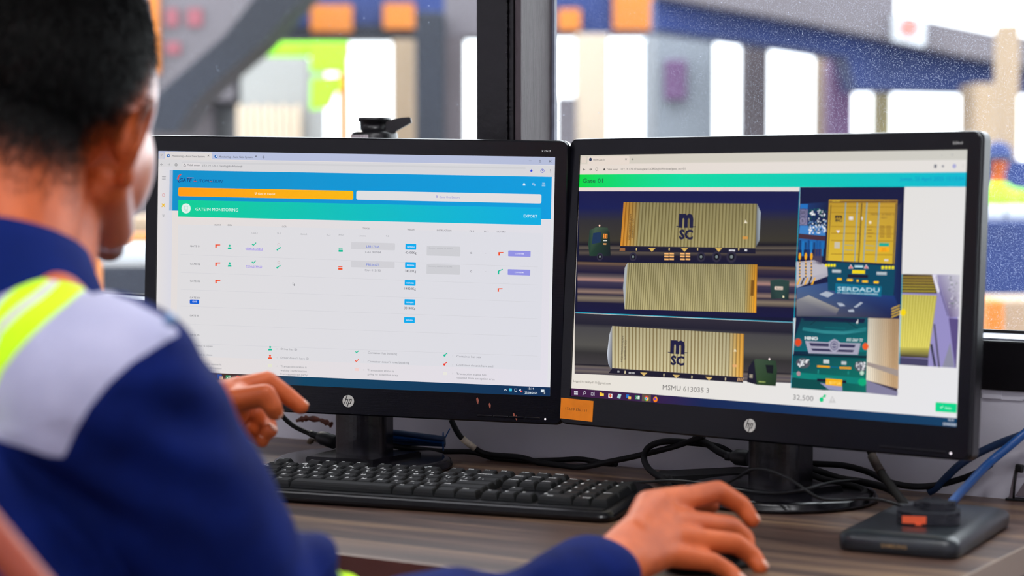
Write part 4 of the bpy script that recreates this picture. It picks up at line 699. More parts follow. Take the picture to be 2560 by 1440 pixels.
# ---------------------------------------------------------------- cables
def Yw(px): k = (px-1280)/FPX; return 2.511/(1+.61*k)
def cb(px, py, off, rad):
    p = at(px, py, Yw(px)-off)
    if p.z < DZ+rad: p.z = DZ+rad
    return p
cab_k = mat('black_cable', (13, 13, 17), .55, spec=.3); cab_m = mat('matte_black_cable', (14, 12, 13), .85, spec=.1); cab_b = mat('blue_cable', (0, 78, 150), .35, spec=.5); cab_d = mat('dark_blue_cable', (14, 44, 82), .4)
def cable(label, pts, r, m, n=10, group=None):
    bm = bmesh.new(); tube(bm, spline([cb(*p, r) for p in pts], n), r); o = bm_obj('cable', bm, m); return tag(o, label, 'cable', group)
cA = cable('black video cable curving from the plug by the left monitor neck up behind it', [(690, 1000, .17), (703, 1035, .17), (730, 1062, .17), (760, 1078, .17), (782, 1087, .17)], .0030, cab_k)
t = thing('cable_plug', 'black connector plug beside the neck of the left-hand monitor', 'plug')
a = cb(776, 1084, .17, .01); b_ = cb(838, 1106, .165, .01); d_ = (b_-a).normalized(); bm = bmesh.new()
tube(bm, [a, a+d_*.004, a+d_*.0045, a+d_*.009, a+d_*.0095, a+d_*.012, a+d_*.018, b_], [.0042, .0042, .0036, .0046, .004, .0065, .0085, .0085], 14); o = bm_obj('plug_body', bm, mat('plug_rubber', (30, 30, 34), .5)); o.parent = t
cable('black cable running from behind the left monitor foot along the wall', [(960, 1112, .12), (1010, 1118, .10), (1100, 1128, .07), (1180, 1130, .05), (1230, 1146, .045), (1290, 1160, .045), (1340, 1158, .04), (1400, 1150, .035), (1450, 1148, .035), (1510, 1158, .05), (1540, 1160, .06)], .0033, cab_k)
cable('thicker black cable drooping from the left monitor to the right monitor plug', [(1128, 1050, .085), (1150, 1090, .085), (1186, 1120, .07), (1222, 1136, .055), (1300, 1143, .05), (1350, 1158, .055), (1400, 1170, .06), (1450, 1168, .065), (1520, 1155, .07), (1600, 1138, .08), (1690, 1115, .09), (1760, 1090, .09)], .0034, cab_k)
a = cb(1154, 1092, .085, .004); b_ = cb(1188, 1119, .072, .004); o_ = Vector((0, -.0002, 0)); bm = bmesh.new(); tube(bm, spline([cb(1156, 1096, .0852, .004), cb(1171, 1109, .0775, .004), cb(1187, 1120.5, .0702, .004)], 6), .0038, 12); tag(bm_obj('cable_tape', bm, mat('peeling_tape', (190, 180, 160), .7, vary=.6, vscale=90)), 'peeling white tape wrapped round the drooping black cable', 'tape')
cable('black cable looping in a wide arc left of the right monitor neck', [(1850, 1150, .02), (1800, 1118, .05), (1720, 1106, .08), (1660, 1104, .09), (1622, 1118, .095), (1610, 1145, .10), (1622, 1172, .11), (1650, 1192, .12), (1680, 1204, .125), (1740, 1212, .13)], .0036, cab_k)
t = thing('cable_plug', 'black connector plug beside the neck of the right-hand monitor', 'plug')
a = cb(1815, 1140, .10, .01); b_ = cb(1873, 1146, .10, .01); d_ = (b_-a).normalized(); bm = bmesh.new(); tube(bm, [a, a+d_*.004, a+d_*.0045, a+d_*.008, a+d_*.013, b_], [.005, .005, .004, .006, .0088, .0088], 14); o = bm_obj('plug_body', bm, bpy.data.materials['plug_rubber']); o.parent = t
cable('black cable from behind the right monitor into the plug beside its neck', [(1735, 1098, .07), (1765, 1108, .08), (1795, 1128, .095), (1822, 1141, .10)], .0042, cab_k)
cable('thin black cable from the keyboard towards the foot of the right monitor', [(1470, 1222, .145), (1520, 1214, .16), (1600, 1206, .17), (1680, 1202, .18), (1750, 1208, .19), (1830, 1222, .20), (1900, 1232, .235), (1960, 1232, .245), (2020, 1222, .245), (2080, 1206, .16), (2150, 1200, .12)], .0016, cab_k)
cable('thin black cable arching in front of the right monitor neck', [(1800, 1218, .20), (1850, 1190, .225), (1880, 1174, .235), (1920, 1176, .24), (1970, 1196, .245), (2010, 1222, .25), (2050, 1246, .24), (2100, 1250, .20), (2150, 1247, .2), (2200, 1250, .22), (2260, 1266, .24)], .0015, cab_k)
cable('black cable leaving the right monitor neck to the right, uppermost', [(2000, 1158, .03), (2050, 1160, .03), (2110, 1164, .04), (2170, 1180, .05), (2220, 1204, .05), (2280, 1216, .04), (2340, 1213, .03), (2400, 1198, .03), (2450, 1178, .03), (2478, 1160, .02)], .0034, cab_k)
cable('black cable leaving the right monitor neck to the right, in the middle', [(2000, 1160, .05), (2040, 1176, .06), (2100, 1196, .07), (2160, 1206, .08), (2220, 1222, .11), (2262, 1256, .17), (2290, 1290, .215)], .0040, cab_k)
cable('black cable leaving the right monitor neck to the right, lowest, coiled on the desk', [(2010, 1180, .06), (2060, 1198, .08), (2120, 1212, .09), (2160, 1226, .10), (2150, 1240, .12), (2090, 1236, .12), (2040, 1226, .11)], .0036, cab_k)
cable('black cable with brown tape hanging from the right monitor to the flat device', [(2170, 1110, .09), (2185, 1148, .11), (2205, 1185, .13), (2235, 1225, .17), (2262, 1262, .21), (2285, 1295, .225)], .0044, cab_m)
bm = bmesh.new(); tube(bm, [cb(2180, 1140, .1085, .004), cb(2190, 1160, .116, .004), cb(2203, 1181, .1275, .004)], .0049, 12); tag(bm_obj('cable_tape', bm, mat('brown_tape', (62, 50, 42), .9, vary=.5, vscale=90)), 'worn brown tape on the cable hanging below the right monitor', 'tape')
cable('bright blue network cable rising to the right edge from the flat device', [(2365, 1275, .22), (2385, 1250, .18), (2420, 1212, .12), (2470, 1160, .07), (2530, 1110, .05), (2600, 1050, .03), (2700, 960, .02)], .0046, cab_b)
cable('dark blue cable crossing behind the right monitor corner to the desk', [(2322, 1238, .03), (2345, 1215, .03), (2392, 1168, .03), (2440, 1136, .025), (2500, 1108, .02), (2560, 1085, .02), (2640, 1050, .015)], .0042, cab_d)
for i in range(4):
    o = cable('blue cable in the tied bundle behind the left monitor neck', [(955, 1078+i*10, .13-i*.006), (1000, 1083+i*8, .12-i*.006), (1060, 1091+i*5.5, .11-i*.005), (1112, 1098+i*4, .10-i*.004)], .0036, cab_b if i == 1 else cab_d, group='blue cables in the tied bundle')
bm = bmesh.new(); a = cb(1108, 1104, .093, .006)
P = [a+Vector((0, .009*math.cos(q), .011*math.sin(q))) for q in [2*math.pi*i/16 for i in range(17)]]; tube(bm, P+[a+Vector((.008, -.008, .016))], .0009, 6); tag(bm_obj('cable_tie', bm, cab_b), 'blue tie round the end of the cable bundle behind the left monitor', 'cable tie')
# crumpled reddish scrap behind the neck
for lab, q, c in (('crumpled reddish wrapper on the desk left of the left monitor neck', [(742, 1052, .10), (765, 1046, .10), (800, 1050, .10), (828, 1062, .10)], (120, 60, 42)), ('twisted beige strap lying beside the left monitor neck', [(770, 1106, .09), (790, 1098, .10), (812, 1108, .11), (836, 1114, .12)], (104, 88, 66))):
    bm = bmesh.new(); tube(bm, spline([cb(*p, .004) for p in q], 6), [random.uniform(.0018, .0045) for _ in range(19)], 7); tag(bm_obj('wrapper_scrap' if 'wrapper' in lab else 'strap', bm, mat('scrap_%d' % c[0], c, .5, vary=.5, vscale=80)), lab, 'scrap' if 'wrapper' in lab else 'strap')
# dark flat pouch behind the right hand
pp = onz(1745, 1200); bm = bmesh.new(); prism(bm, rrect(.115, .045, .008), 0, .012, bev=.004)
tag(bm_obj('power_brick', bm, mat('brick_plastic', (20, 20, 22), .55), None, Matrix.Translation((pp.x+.01, pp.y-.015, DZ)) @ Matrix.Rotation(R(18), 4, 'Z')), 'flat black power brick on the desk left of the right monitor foot', 'power brick')
# folded board with a clip at the right edge
q = onz(2522, 1249); t = thing('folded_board', 'small folded brown board with a black clip, leaning at the right edge by the wall', 'board', Matrix.Translation((q.x, q.y, DZ)) @ Matrix.Rotation(WANG, 4, 'Z'))
bw = mat('board_face', (118, 106, 112), .6); bd = mat('board_back', (84, 70, 80), .6)
bm = bmesh.new(); prism(bm, [(0, 0), (.004, .0), (.010, .032), (.006, .032)], 0, .002, M=Matrix.Rotation(R(90), 4, 'X')); bm_obj('board_edge', bm, bw, t)
bm = bmesh.new(); prism(bm, [(.012, .002), (.09, .002), (.09, .09), (.075, .090)], 0, .002, M=Matrix.Translation((0, .012, 0)) @ Matrix.Rotation(R(80), 4, 'X')); bm_obj('board_panel', bm, bd, t)
bm = bmesh.new(); prism(bm, [(.006, .004), (.020, .004), (.066, .058), (.05, .075)], 0, .002, M=Matrix.Translation((0, .004, 0)) @ Matrix.Rotation(R(85), 4, 'X')); bm_obj('board_panel', bm, bw, t)
bm = bmesh.new(); tube(bm, [(.006, -.003, .001), (.007, -.003, .02), (.0085, -.003, .034)], .0012, 8); box(bm, (.004, -.0065, .0315), (.013, .0, .040), .0018, M=Matrix.Rotation(R(6), 4, 'Y')); box(bm, (-.002, -.006, 0), (.09, .010, .0022), .0005); bm_obj('clip', bm, blk, t)
# ---------------------------------------------------------------- bottle on the sill
bp = at(921, 300, 2.655); bl_ = ROOM.inverted() @ bp
bt = thing('bottle', 'drinking bottle with a black flip cap standing on the window sill behind the left monitor', 'bottle', ROOM @ Matrix.Translation((bl_.x, .041, DZ+.170)) @ Matrix.Rotation(-WANG, 4, 'Z'))
ztop = bp.z+.0035-(DZ+.170); bpl = mat('bottle_plastic', (150, 170, 180), .2); capm = mat('cap_plastic', (16, 16, 20), .3, spec=.6)
bm = bmesh.new(); lathe(bm, [(.030, 0), (.033, .004), (.033, ztop-.075), (.030, ztop-.06), (.027, ztop-.045), (.0265, ztop-.038)], 40); bm_obj('bottle_body', bm, bpl, bt)
bm = bmesh.new(); lathe(bm, [(.0290, ztop-.045), (.0300, ztop-.043), (.0300, ztop-.022), (.0285, ztop-.0195), (.021, ztop-.0165), (.0185, ztop-.016), (.0185, ztop-.0055), (.0208, ztop-.005), (.0210, ztop-.001), (.0195, ztop)], 40); bm_obj('cap', bm, capm, bt)
k = 2.655/FPX
pl = [(868, 333), (880, 326.5), (905, 320), (930, 311), (950, 304), (968, 298), (990, 293.6), (1008, 292.4), (1012, 294), (1014, 306), (1000, 314), (978, 326), (966, 334), (960, 342), (905, 344)]
bm = bmesh.new(); prism(bm, [((x-921)*k, (293-y)*k) for x, y in pl], -.011, .011, bev=.002, M=Matrix.Translation((0, 0, ztop)) @ Matrix.Rotation(R(90), 4, 'X')); bm_obj('flip_spout', bm, capm, bt)
lb = mesh_obj('cap_label', [((-.0301)*math.cos(a_), -.0301*math.sin(a_), z) for z in (ztop-.0225-.016, ztop-.0225) for a_ in [R(8+i*10) for i in range(8)]], [(i, i+1, i+9, i+8) for i in range(7)], mat('paper_label', (196, 186, 190), .7), bt)
lb.location = (0, 0, 0)
sol = lb.modifiers.new('thickness', 'SOLIDIFY'); sol.thickness = .0004
# ---------------------------------------------------------------- the man at the desk
def ell(c, r, ax=None):      # ellipsoid: centre, radii, optional axes matrix
    return ('e', Vector(c), Vector(r), ax)
def cap(a, ra, b, rb): return ('c', Vector(a), ra, Vector(b), rb)
def blob(name, prims, voxel, smooth_n, m, parent=None, deform=None, fac=.5):
    bm = bmesh.new()
    for p in prims:
        if p[0] == 'e':
            M = Matrix.Translation(p[1]) @ (p[3].to_4x4() if p[3] is not None else Matrix()) @ Matrix.Diagonal((*p[2], 1)); bmesh.ops.create_icosphere(bm, subdivisions=4, radius=1, matrix=M)
        else:
            a, ra, b, rb = p[1:]; d = b-a; n_ = max(int(d.length/(min(ra, rb)*.25+1e-6)), 1) if d.length else 1; n_ = min(n_, 60)
            Q = d.to_track_quat('Z', 'Y').to_matrix().to_4x4() if d.length > 1e-6 else Matrix()
            bmesh.ops.create_icosphere(bm, subdivisions=3, radius=ra, matrix=Matrix.Translation(a)); bmesh.ops.create_icosphere(bm, subdivisions=3, radius=rb, matrix=Matrix.Translation(b))
            if d.length > 1e-6: bmesh.ops.create_cone(bm, cap_ends=True, segments=28, radius1=ra, radius2=rb, depth=d.length, matrix=Matrix.Translation((a+b)/2) @ Q)
    me = bpy.data.meshes.new(name+'_raw'); bm.to_mesh(me); bm.free(); o = bpy.data.objects.new(name+'_raw', me); C.objects.link(o)
    md = o.modifiers.new('r', 'REMESH'); md.mode = 'VOXEL'; md.voxel_size = voxel; md.use_smooth_shade = True
    if smooth_n: s_ = o.modifiers.new('s', 'SMOOTH'); s_.factor = fac; s_.iterations = smooth_n
    bpy.context.view_layer.update(); e = o.evaluated_get(bpy.context.evaluated_depsgraph_get()); res_ = bpy.data.meshes.new_from_object(e); res_.name = name
    bpy.data.objects.remove(o); bpy.data.meshes.remove(me)
    n_ = len(res_.vertices); co = np.empty(n_*3, 'f'); res_.vertices.foreach_get('co', co); co = co.reshape(-1, 3)
    no = np.empty(n_*3, 'f'); res_.vertices.foreach_get('normal', no); no = no.reshape(-1, 3)
    if deform: co = deform(co, no, res_); res_.vertices.foreach_set('co', co.astype('f').ravel())
    res_.materials.clear(); res_.materials.append(m); smooth(res_)
    o = bpy.data.objects.new(name, res_); C.objects.link(o)
    if parent: o.parent = parent
    return o
def V3(x, y, z): return Vector((x, y, z+DZ))
# skeleton
SHR = V3(-.266, 1.375, .204); ELR = at(690, 1625, 1.47); WRR = at(1498, 1436, 1.690)
NKB = V3(-.372, 1.475, .235); SHL = V3(-.545, 1.530, .205); ELL = V3(-.560, 1.750, .00); WRL = at(560, 1015, 1.965)
HC = at(122, 236, 1.585)                              # skull centre
fa, pt_ = R(13), R(14); Fd = Vector((math.sin(fa)*math.cos(pt_), math.cos(fa)*math.cos(pt_), -math.sin(pt_))); Rt = Vector((math.cos(fa), -math.sin(fa), 0)); Up = Rt.cross(Fd)
ro = R(3); Rt, Up = Rt*math.cos(ro)-Up*math.sin(ro), Up*math.cos(ro)+Rt*math.sin(ro)
HA = Matrix((Rt, Fd, Up)).transposed()                # head axes: x right, y to the face, z up
def H(x, y, z): return HC + HA @ Vector((x, y, z))
PEL = V3(-.50, 1.22, -.28); CHE = V3(-.405, 1.42, .07)
skin = bpy.data.materials.new('skin'); skin.use_nodes = True; nt = skin.node_tree; b = nt.nodes['Principled BSDF']; N = nt.nodes.new; L = nt.links.new
tc = N('ShaderNodeTexCoord'); n1 = N('ShaderNodeTexNoise'); n1.inputs['Scale'].default_value = 38; n1.inputs['Detail'].default_value = 5; L(tc.outputs['Object'], n1.inputs['Vector'])
cr = N('ShaderNodeValToRGB'); e = cr.color_ramp.elements; e[0].position = .3; e[0].color = (*lin((178, 80, 34)), 1); e[1].position = .7; e[1].color = (*lin((206, 99, 47)), 1); L(n1.outputs['Fac'], cr.inputs[0])
av = N('ShaderNodeAttribute'); av.attribute_name = 'stubble'; n3 = N('ShaderNodeTexNoise'); n3.inputs['Scale'].default_value = 900; n3.inputs['Detail'].default_value = 1; L(tc.outputs['Object'], n3.inputs['Vector'])
mm = N('ShaderNodeMath'); mm.operation = 'ADD'; L(n3.outputs['Fac'], mm.inputs[0]); L(av.outputs['Fac'], mm.inputs[1]); rr = N('ShaderNodeMapRange'); rr.inputs[1].default_value = .85; rr.inputs[2].default_value = 1.25; rr.inputs[4].default_value = .93; L(mm.outputs[0], rr.inputs[0])
mx = N('ShaderNodeMixRGB'); mx.inputs[2].default_value = (*lin((30, 20, 18)), 1); L(rr.outputs[0], mx.inputs[0]); L(cr.outputs[0], mx.inputs[1]); L(mx.outputs[0], b.inputs['Base Color'])
b.inputs['Roughness'].default_value = .5; fz = N('ShaderNodeAttribute'); fz.attribute_name = 'fuzz'; L(fz.outputs['Fac'], b.inputs['Sheen Weight']); b.inputs['Sheen Roughness'].default_value = .3; b.inputs['Sheen Tint'].default_value = (.9, .92, 1, 1); b.inputs['Coat Roughness'].default_value = .34; b.inputs['Coat IOR'].default_value = 1.8; L(fz.outputs['Fac'], b.inputs['Coat Weight']); f1 = N('ShaderNodeMapRange'); f1.inputs[3].default_value = .3; f1.inputs[4].default_value = 1; L(fz.outputs['Fac'], f1.inputs[0]); L(f1.outputs[0], b.inputs['Specular IOR Level']); f2 = N('ShaderNodeMapRange'); f2.inputs[3].default_value = .52; f2.inputs[4].default_value = .32; L(fz.outputs['Fac'], f2.inputs[0]); L(f2.outputs[0], b.inputs['Roughness']); b.inputs['Subsurface Weight'].default_value = 0; b.inputs['Subsurface Scale'].default_value = .008; b.inputs['Subsurface Radius'].default_value = (1, .3, .15)
n4 = N('ShaderNodeTexNoise'); n4.inputs['Scale'].default_value = 420; n4.inputs['Detail'].default_value = 3; L(tc.outputs['Object'], n4.inputs['Vector']); bp_ = N('ShaderNodeBump'); bp_.inputs['Strength'].default_value = .25; bp_.inputs['Distance'].default_value = .0008; L(n4.outputs['Fac'], bp_.inputs['Height']); L(bp_.outputs[0], b.inputs['Normal'])
man_ = thing('person', 'man in navy and grey jacket with neon stripe, one hand on the mouse', 'person', Matrix.Translation((0, 0, 0)))
P = []
# skull, face, neck
P += [ell(H(0, -.012, .018), (.078, .094, .090), HA), ell(H(0, .030, .010), (.070, .066, .082), HA), ell(H(.043, .044, -.042), (.027, .040, .046), HA), ell(H(-.043, .044, -.042), (.027, .040, .046), HA), cap(H(.056, .004, -.062), .016, H(.040, .056, -.090), .018), cap(H(-.056, .004, -.062), .016, H(-.040, .056, -.090), .018), ell(H(0, .045, -.040), (.060, .050, .060), HA), ell(H(0, -.030, -.020), (.062, .062, .060), HA),
      ell(H(0, .058, -.082), (.040, .036, .034), HA), ell(H(0, .084, -.098), (.022, .018, .018), HA), cap(H(.058, .010, -.060), .012, H(.030, .078, -.100), .013), cap(H(-.058, .010, -.060), .012, H(-.030, .078, -.100), .013),
      *[cap(H(sg*(.063-k*.0022), .000, z_), .012, H(sg*(.043-k*.0022), .056, z_-.004), .012) for sg in (-1, 1) for k, z_ in enumerate((.022, .006, -.010, -.026, -.042, -.058, -.072))], ell(H(0, .086, .028), (.050, .014, .018), HA),
      cap(H(0, .094, .012), .007, H(0, .112, -.022), .009), ell(H(.010, .104, -.026), (.008, .009, .006), HA), ell(H(-.010, .104, -.026), (.008, .009, .006), HA),
      ell(H(0, .097, -.052), (.024, .010, .005), HA), ell(H(0, .096, -.062), (.021, .010, .006), HA), ell(H(.031, .084, .004), (.013, .010, .010), HA), ell(H(-.031, .084, .004), (.013, .010, .010), HA)]
P += [cap(H(0, -.045, -.040), .054, NKB+Vector((0, -.012, .02)), .062), cap(H(0, .010, -.070), .046, NKB+Vector((.01, .035, .0)), .056), cap(NKB+Vector((0, 0, .035)), .050, (NKB+SHR)/2+Vector((0, .0, .02)), .038), cap(NKB+Vector((0, 0, .035)), .050, (NKB+SHL)/2+Vector((0, 0, .02)), .038)]
# ears
def ear(sg):
    pts = [(.071, .006, -.036), (.079, .004, -.010), (.087, -.006, .010), (.093, -.020, .016), (.095, -.031, .004), (.092, -.033, -.014), (.086, -.028, -.030), (.079, -.018, -.044)]
    pts = [(a[0], a[1], a[2]*.85-.020) for a in pts]; q = []
    for a, b2 in zip(pts, pts[1:]): q.append(cap(H(sg*a[0], a[1], a[2]), .0036, H(sg*b2[0], b2[1], b2[2]), .0036))
    q.append(cap(H(sg*.076, -.010, -.060), .0070, H(sg*.075, -.006, -.065), .0062))
    ax = HA @ Matrix.Rotation(R(31*sg), 3, 'Z')
    q.append(ell(H(sg*.083, -.013, -.031), (.0034, .020, .024), ax)); q.append(ell(H(sg*.074, -.010, -.034), (.011, .011, .020), HA))
    return q
P += ear(1)+ear(-1)
# trunk and arms
P += [cap(PEL, .125, CHE, .125), ell((CHE+NKB)/2+Vector((0, 0, -.02)), (.155, .095, .11)), cap(CHE+Vector((0, 0, .05)), .09, NKB, .06), cap(NKB, .055, SHR, .050), cap(NKB, .055, SHL, .050), cap(SHR, .052, ELR, .036), cap(ELR+Vector((0, 0, -.004)), .034, ELR*.35+WRR*.65+Vector((0, 0, -.015)), .021), cap(ELR*.35+WRR*.65+Vector((0, 0, -.015)), .021, WRR*.85+ELR*.15+Vector((0, 0, -.006)), .021), cap(WRR*.85+ELR*.15+Vector((0, 0, -.006)), .021, WRR, .0250), cap(SHL, .052, ELL, .040), cap(ELL, .040, WRL, .026), cap(PEL, .125, PEL+Vector((.05, .12, -.03)), .11)]
# legs, seated
KR = PEL+Vector((.26, .42, .02)); KL = PEL+Vector((-.02, .47, .02)); AR = Vector((KR.x+.02, KR.y+.03, .10)); AL = Vector((KL.x+.02, KL.y+.05, .10))
P += [cap(PEL+Vector((.08, .03, -.03)), .085, KR, .055), cap(PEL+Vector((-.07, .06, -.03)), .085, KL, .055), cap(KR, .055, AR, .038), cap(KL, .055, AL, .038)]
# right hand on the mouse
def chain(pts, rs): return [cap(a, r0, b2, r1) for a, b2, r0, r1 in zip(pts, pts[1:], rs, rs[1:])]
IM, MM_, RM, LM = at(1652, 1262, 1.800), at(1672, 1304, 1.785), at(1672, 1345, 1.770), at(1655, 1385, 1.752)
idx = [IM, at(1795, 1228, 1.845), at(1853, 1262, 1.855), at(1880, 1300, 1.850)]; mid = [MM_, at(1825, 1316, 1.825), at(1862, 1345, 1.832), at(1868, 1372, 1.825)]
rng = [RM, at(1838, 1358, 1.790), at(1880, 1388, 1.795), at(1900, 1416, 1.788)]; lit = [LM, at(1780, 1404, 1.765), at(1825, 1430, 1.768), at(1848, 1452, 1.760)]
thb = [at(1590, 1332, 1.745), at(1620, 1262, 1.800), at(1712, 1243, 1.845), at(1775, 1262, 1.870)]
P += chain(idx, [.0125, .0098, .0088, .0076]) + chain(mid, [.0125, .0100, .0090, .0078]) + chain(rng, [.0120, .0096, .0086, .0076]) + chain(lit, [.0110, .0085, .0077, .0068]) + chain(thb, [.0140, .0130, .0110, .0090])
for q_ in (IM, MM_, RM, LM): P.append(cap(WRR+(q_-WRR)*.12, .020, q_, .0135))
P += [cap(MM_, .012, IM, .013), cap(MM_, .012, RM, .012), cap(RM, .012, LM, .011), cap(thb[1], .0125, IM*.6+WRR*.4, .013), cap(WRR, .025, WRR*.6+MM_*.4+Vector((0, 0, -.004)), .021)]
# left hand, half open above the keyboard
A_ = lambda x, y, d=0: at(x, y, 1.97+d)
Li = [A_(590, 976), A_(668, 952, .012), A_(716, 988, .016), A_(752, 1016, .016)]; Lm = [A_(578, 1004, -.018), A_(664, 986, -.032), A_(681, 1016, -.032), A_(687, 1030, -.028)]
Lr = [A_(566, 1016, .006), A_(648, 1034, .018), A_(670, 1062, .004), A_(674, 1077, -.008)]; Ll = [A_(556, 1034, .012), A_(622, 1076, .014), A_(648, 1092, .004), A_(655, 1102, -.006)]
Lt = [A_(545, 1020, -.028), A_(590, 1044, -.050), A_(622, 1064, -.052), A_(640, 1080, -.046)]
P += chain(Li, [.0125, .0098, .0090, .0080]) + chain(Lm, [.0125, .0105, .0094, .0085]) + chain(Lr, [.0115, .0095, .0088, .0080]) + chain(Ll, [.0105, .0086, .0080, .0072])
for q_ in (Li[0], Lm[0], Lr[0], Ll[0]): P.append(cap(WRL, .021, q_, .0135))
P += [cap(Lm[0], .012, Li[0], .012), cap(Lm[0], .012, Lr[0], .012), cap(Lr[0], .011, Ll[0], .011), cap(Li[0], .011, Lm[1]*.4+Lm[0]*.6, .011)]
HIv = np.array(HA.inverted()); HCn = np.array(HC)
def body_attr(co, no, me):
    q = (co-HCn) @ HIv.T; x, y, z = q[:, 0], q[:, 1], q[:, 2]
    near = (np.abs(x) < .13) & (np.abs(y) < .16) & (z > -.14)
    # hairline: scalp above a line that drops behind the ears; the fade thins downwards
    line = np.where(y < -.03, -.075, np.where(y < .03, -.02+(-.03-y)*-.3, .03+np.clip(y-.03, 0, .1)*.5))
    line = np.where(y < -.06, -.110, np.where(y < .03, -.110+(y+.06)*1.36, .012+np.clip(y-.03, 0, .1)*.5)); s_ = np.clip((z-line-.01)/.075, 0, 1)
    beard = np.clip(1-np.hypot((y-.085)/.035, (z+.10)/.035), 0, 1)*1.0
    jaw = np.clip(1-np.abs(z+.105)/.03, 0, 1)*np.clip((y-.03)/.03, 0, 1)*.5
    a = np.where(near, np.maximum(s_*1.2, np.maximum(beard, jaw)), 0).astype('f')
    fz_ = np.where(near & (y > -.02) & (np.abs(x) < .085), .04+np.clip((y-.004)/.02, 0, 1)*.96, .04).astype('f'); a3 = me.attributes.new('fuzz', 'FLOAT', 'POINT'); a3.data.foreach_set('value', fz_)
    at2 = me.attributes.new('stubble', 'FLOAT', 'POINT'); at2.data.foreach_set('value', a)
    return co
body = blob('body', P, .0022, 9, skin, man_, body_attr)
# finger nails
nail_m = mat('nail', (226, 170, 146), .3)
def nail(p1, p0, up, r, w=.0052):
    d = (p1-p0).normalized(); u_ = (up-d*up.dot(d)).normalized(); s_ = d.cross(u_); bm = bmesh.new(); M = Matrix((( *s_, 0), (*d, 0), (*u_, 0), (0, 0, 0, 1))).transposed(); M = Matrix(((s_.x, d.x, u_.x, p1.x+u_.x*r*.66), (s_.y, d.y, u_.y, p1.y+u_.y*r*.66), (s_.z, d.z, u_.z, p1.z+u_.z*r*.66), (0, 0, 0, 1)))
    bmesh.ops.create_icosphere(bm, subdivisions=3, radius=1, matrix=M @ Matrix.Diagonal((w, .0062, .0022, 1))); bm_obj('fingernail', bm, nail_m, man_, sm=True)
tocam = lambda p: (CAM-p).normalized()
for f_, r_ in ((idx, .0076), (mid, .0078), (rng, .0076), (lit, .0068)): nail(f_[3], f_[2], Vector((.35, .3, .9)), r_)
nail(Li[3], Li[2], Vector((.5, .2, .8)), .008); nail(Lm[3], Lm[2], Vector((.85, -.35, -.1)), .0085); nail(Lr[3], Lr[2], Vector((.5, -.75, .1)), .008); nail(Ll[3], Ll[2], Vector((.4, -.8, .1)), .0072)
# eyes
for sg in (-1, 1):
    bm = bmesh.new(); bmesh.ops.create_icosphere(bm, subdivisions=3, radius=.0085, matrix=Matrix.Translation(H(sg*.031, .088, .004))); bm_obj('eye', bm, mat('eye_white', (230, 225, 220), .2), man_, sm=True)
    bm = bmesh.new(); bmesh.ops.create_icosphere(bm, subdivisions=2, radius=.004, matrix=Matrix.Translation(H(sg*.031, .0935, .003))); bm_obj('iris', bm, mat('iris_brown', (40, 24, 16), .2), man_, sm=True)
    bm = bmesh.new(); tube(bm, [H(sg*.016, .098, .022), H(sg*.031, .097, .027), H(sg*.048, .082, .023)], [.002, .003, .0015], 6); bm_obj('eyebrow', bm, mat('brow', (20, 14, 12), .8), man_)
# hair: short strands rooted on the scalp, longer on top, fading at the sides and nape
def hair():
    rn = np.random.default_rng(5); Vv = []; Ff = []; me = body.data; n_ = len(me.vertices)
    co = np.empty(n_*3, 'f'); me.vertices.foreach_get('co', co); co = co.reshape(-1, 3); no = np.empty(n_*3, 'f'); me.vertices.foreach_get('normal', no); no = no.reshape(-1, 3)
    q = (co-HCn) @ HIv.T; x, y, z = q[:, 0], q[:, 1], q[:, 2]
    line = np.where(y < -.06, -.110, np.where(y < .03, -.110+(y+.06)*1.36, .012+np.clip(y-.03, 0, .1)*.55)); side = np.clip((z-line)/.085, 0, 1)
    mk = (np.abs(x) < .088) & (np.abs(y) < .15) & (z > line) & ~((np.abs(x) > .074) & (z < -.006) & (y > -.05) & (y < .012))
    ids = np.nonzero(mk)[0]; w_ = side[ids]**1.3+.01; w_ = w_/w_.sum(); pick = rn.choice(ids, 60000, p=w_)
    Hn = np.array(HA)
    for i in pick:
        p = co[i]+rn.normal(0, .0012, 3); nn = no[i]; t_ = side[i]; top = np.clip((z[i]-.02)/.06, 0, 1)
        ln = (.003+.013*t_)*(1-top)+.017*top; ln *= rn.uniform(.7, 1.25)
        flow = Hn @ (np.array([x[i]*3, -.35-.15*top, -1.0+.9*top])+rn.normal(0, .16, 3)); flow /= np.linalg.norm(flow)
        d0 = nn*(.55+.3*top)+flow*.8; d0 /= np.linalg.norm(d0); d1 = nn*.12+flow; d1 /= np.linalg.norm(d1)
        a = p-nn*.0006; b_ = a+d0*ln*.45; c = b_+d1*ln*.55; s_ = np.cross(d0, nn+rn.normal(0, .3, 3)); s_ /= np.linalg.norm(s_)+1e-9; wd = .00022+.0001*top
        k = len(Vv); Vv.extend((a-s_*wd, a+s_*wd, b_-s_*wd, b_+s_*wd, c)); Ff.extend(((k, k+1, k+3, k+2), (k+2, k+3, k+4)))
    return mesh_obj('hair', Vv, Ff, mat('black_hair', (4, 3, 3), .5, spec=.14, vary=.3, vscale=60), man_)
hair()
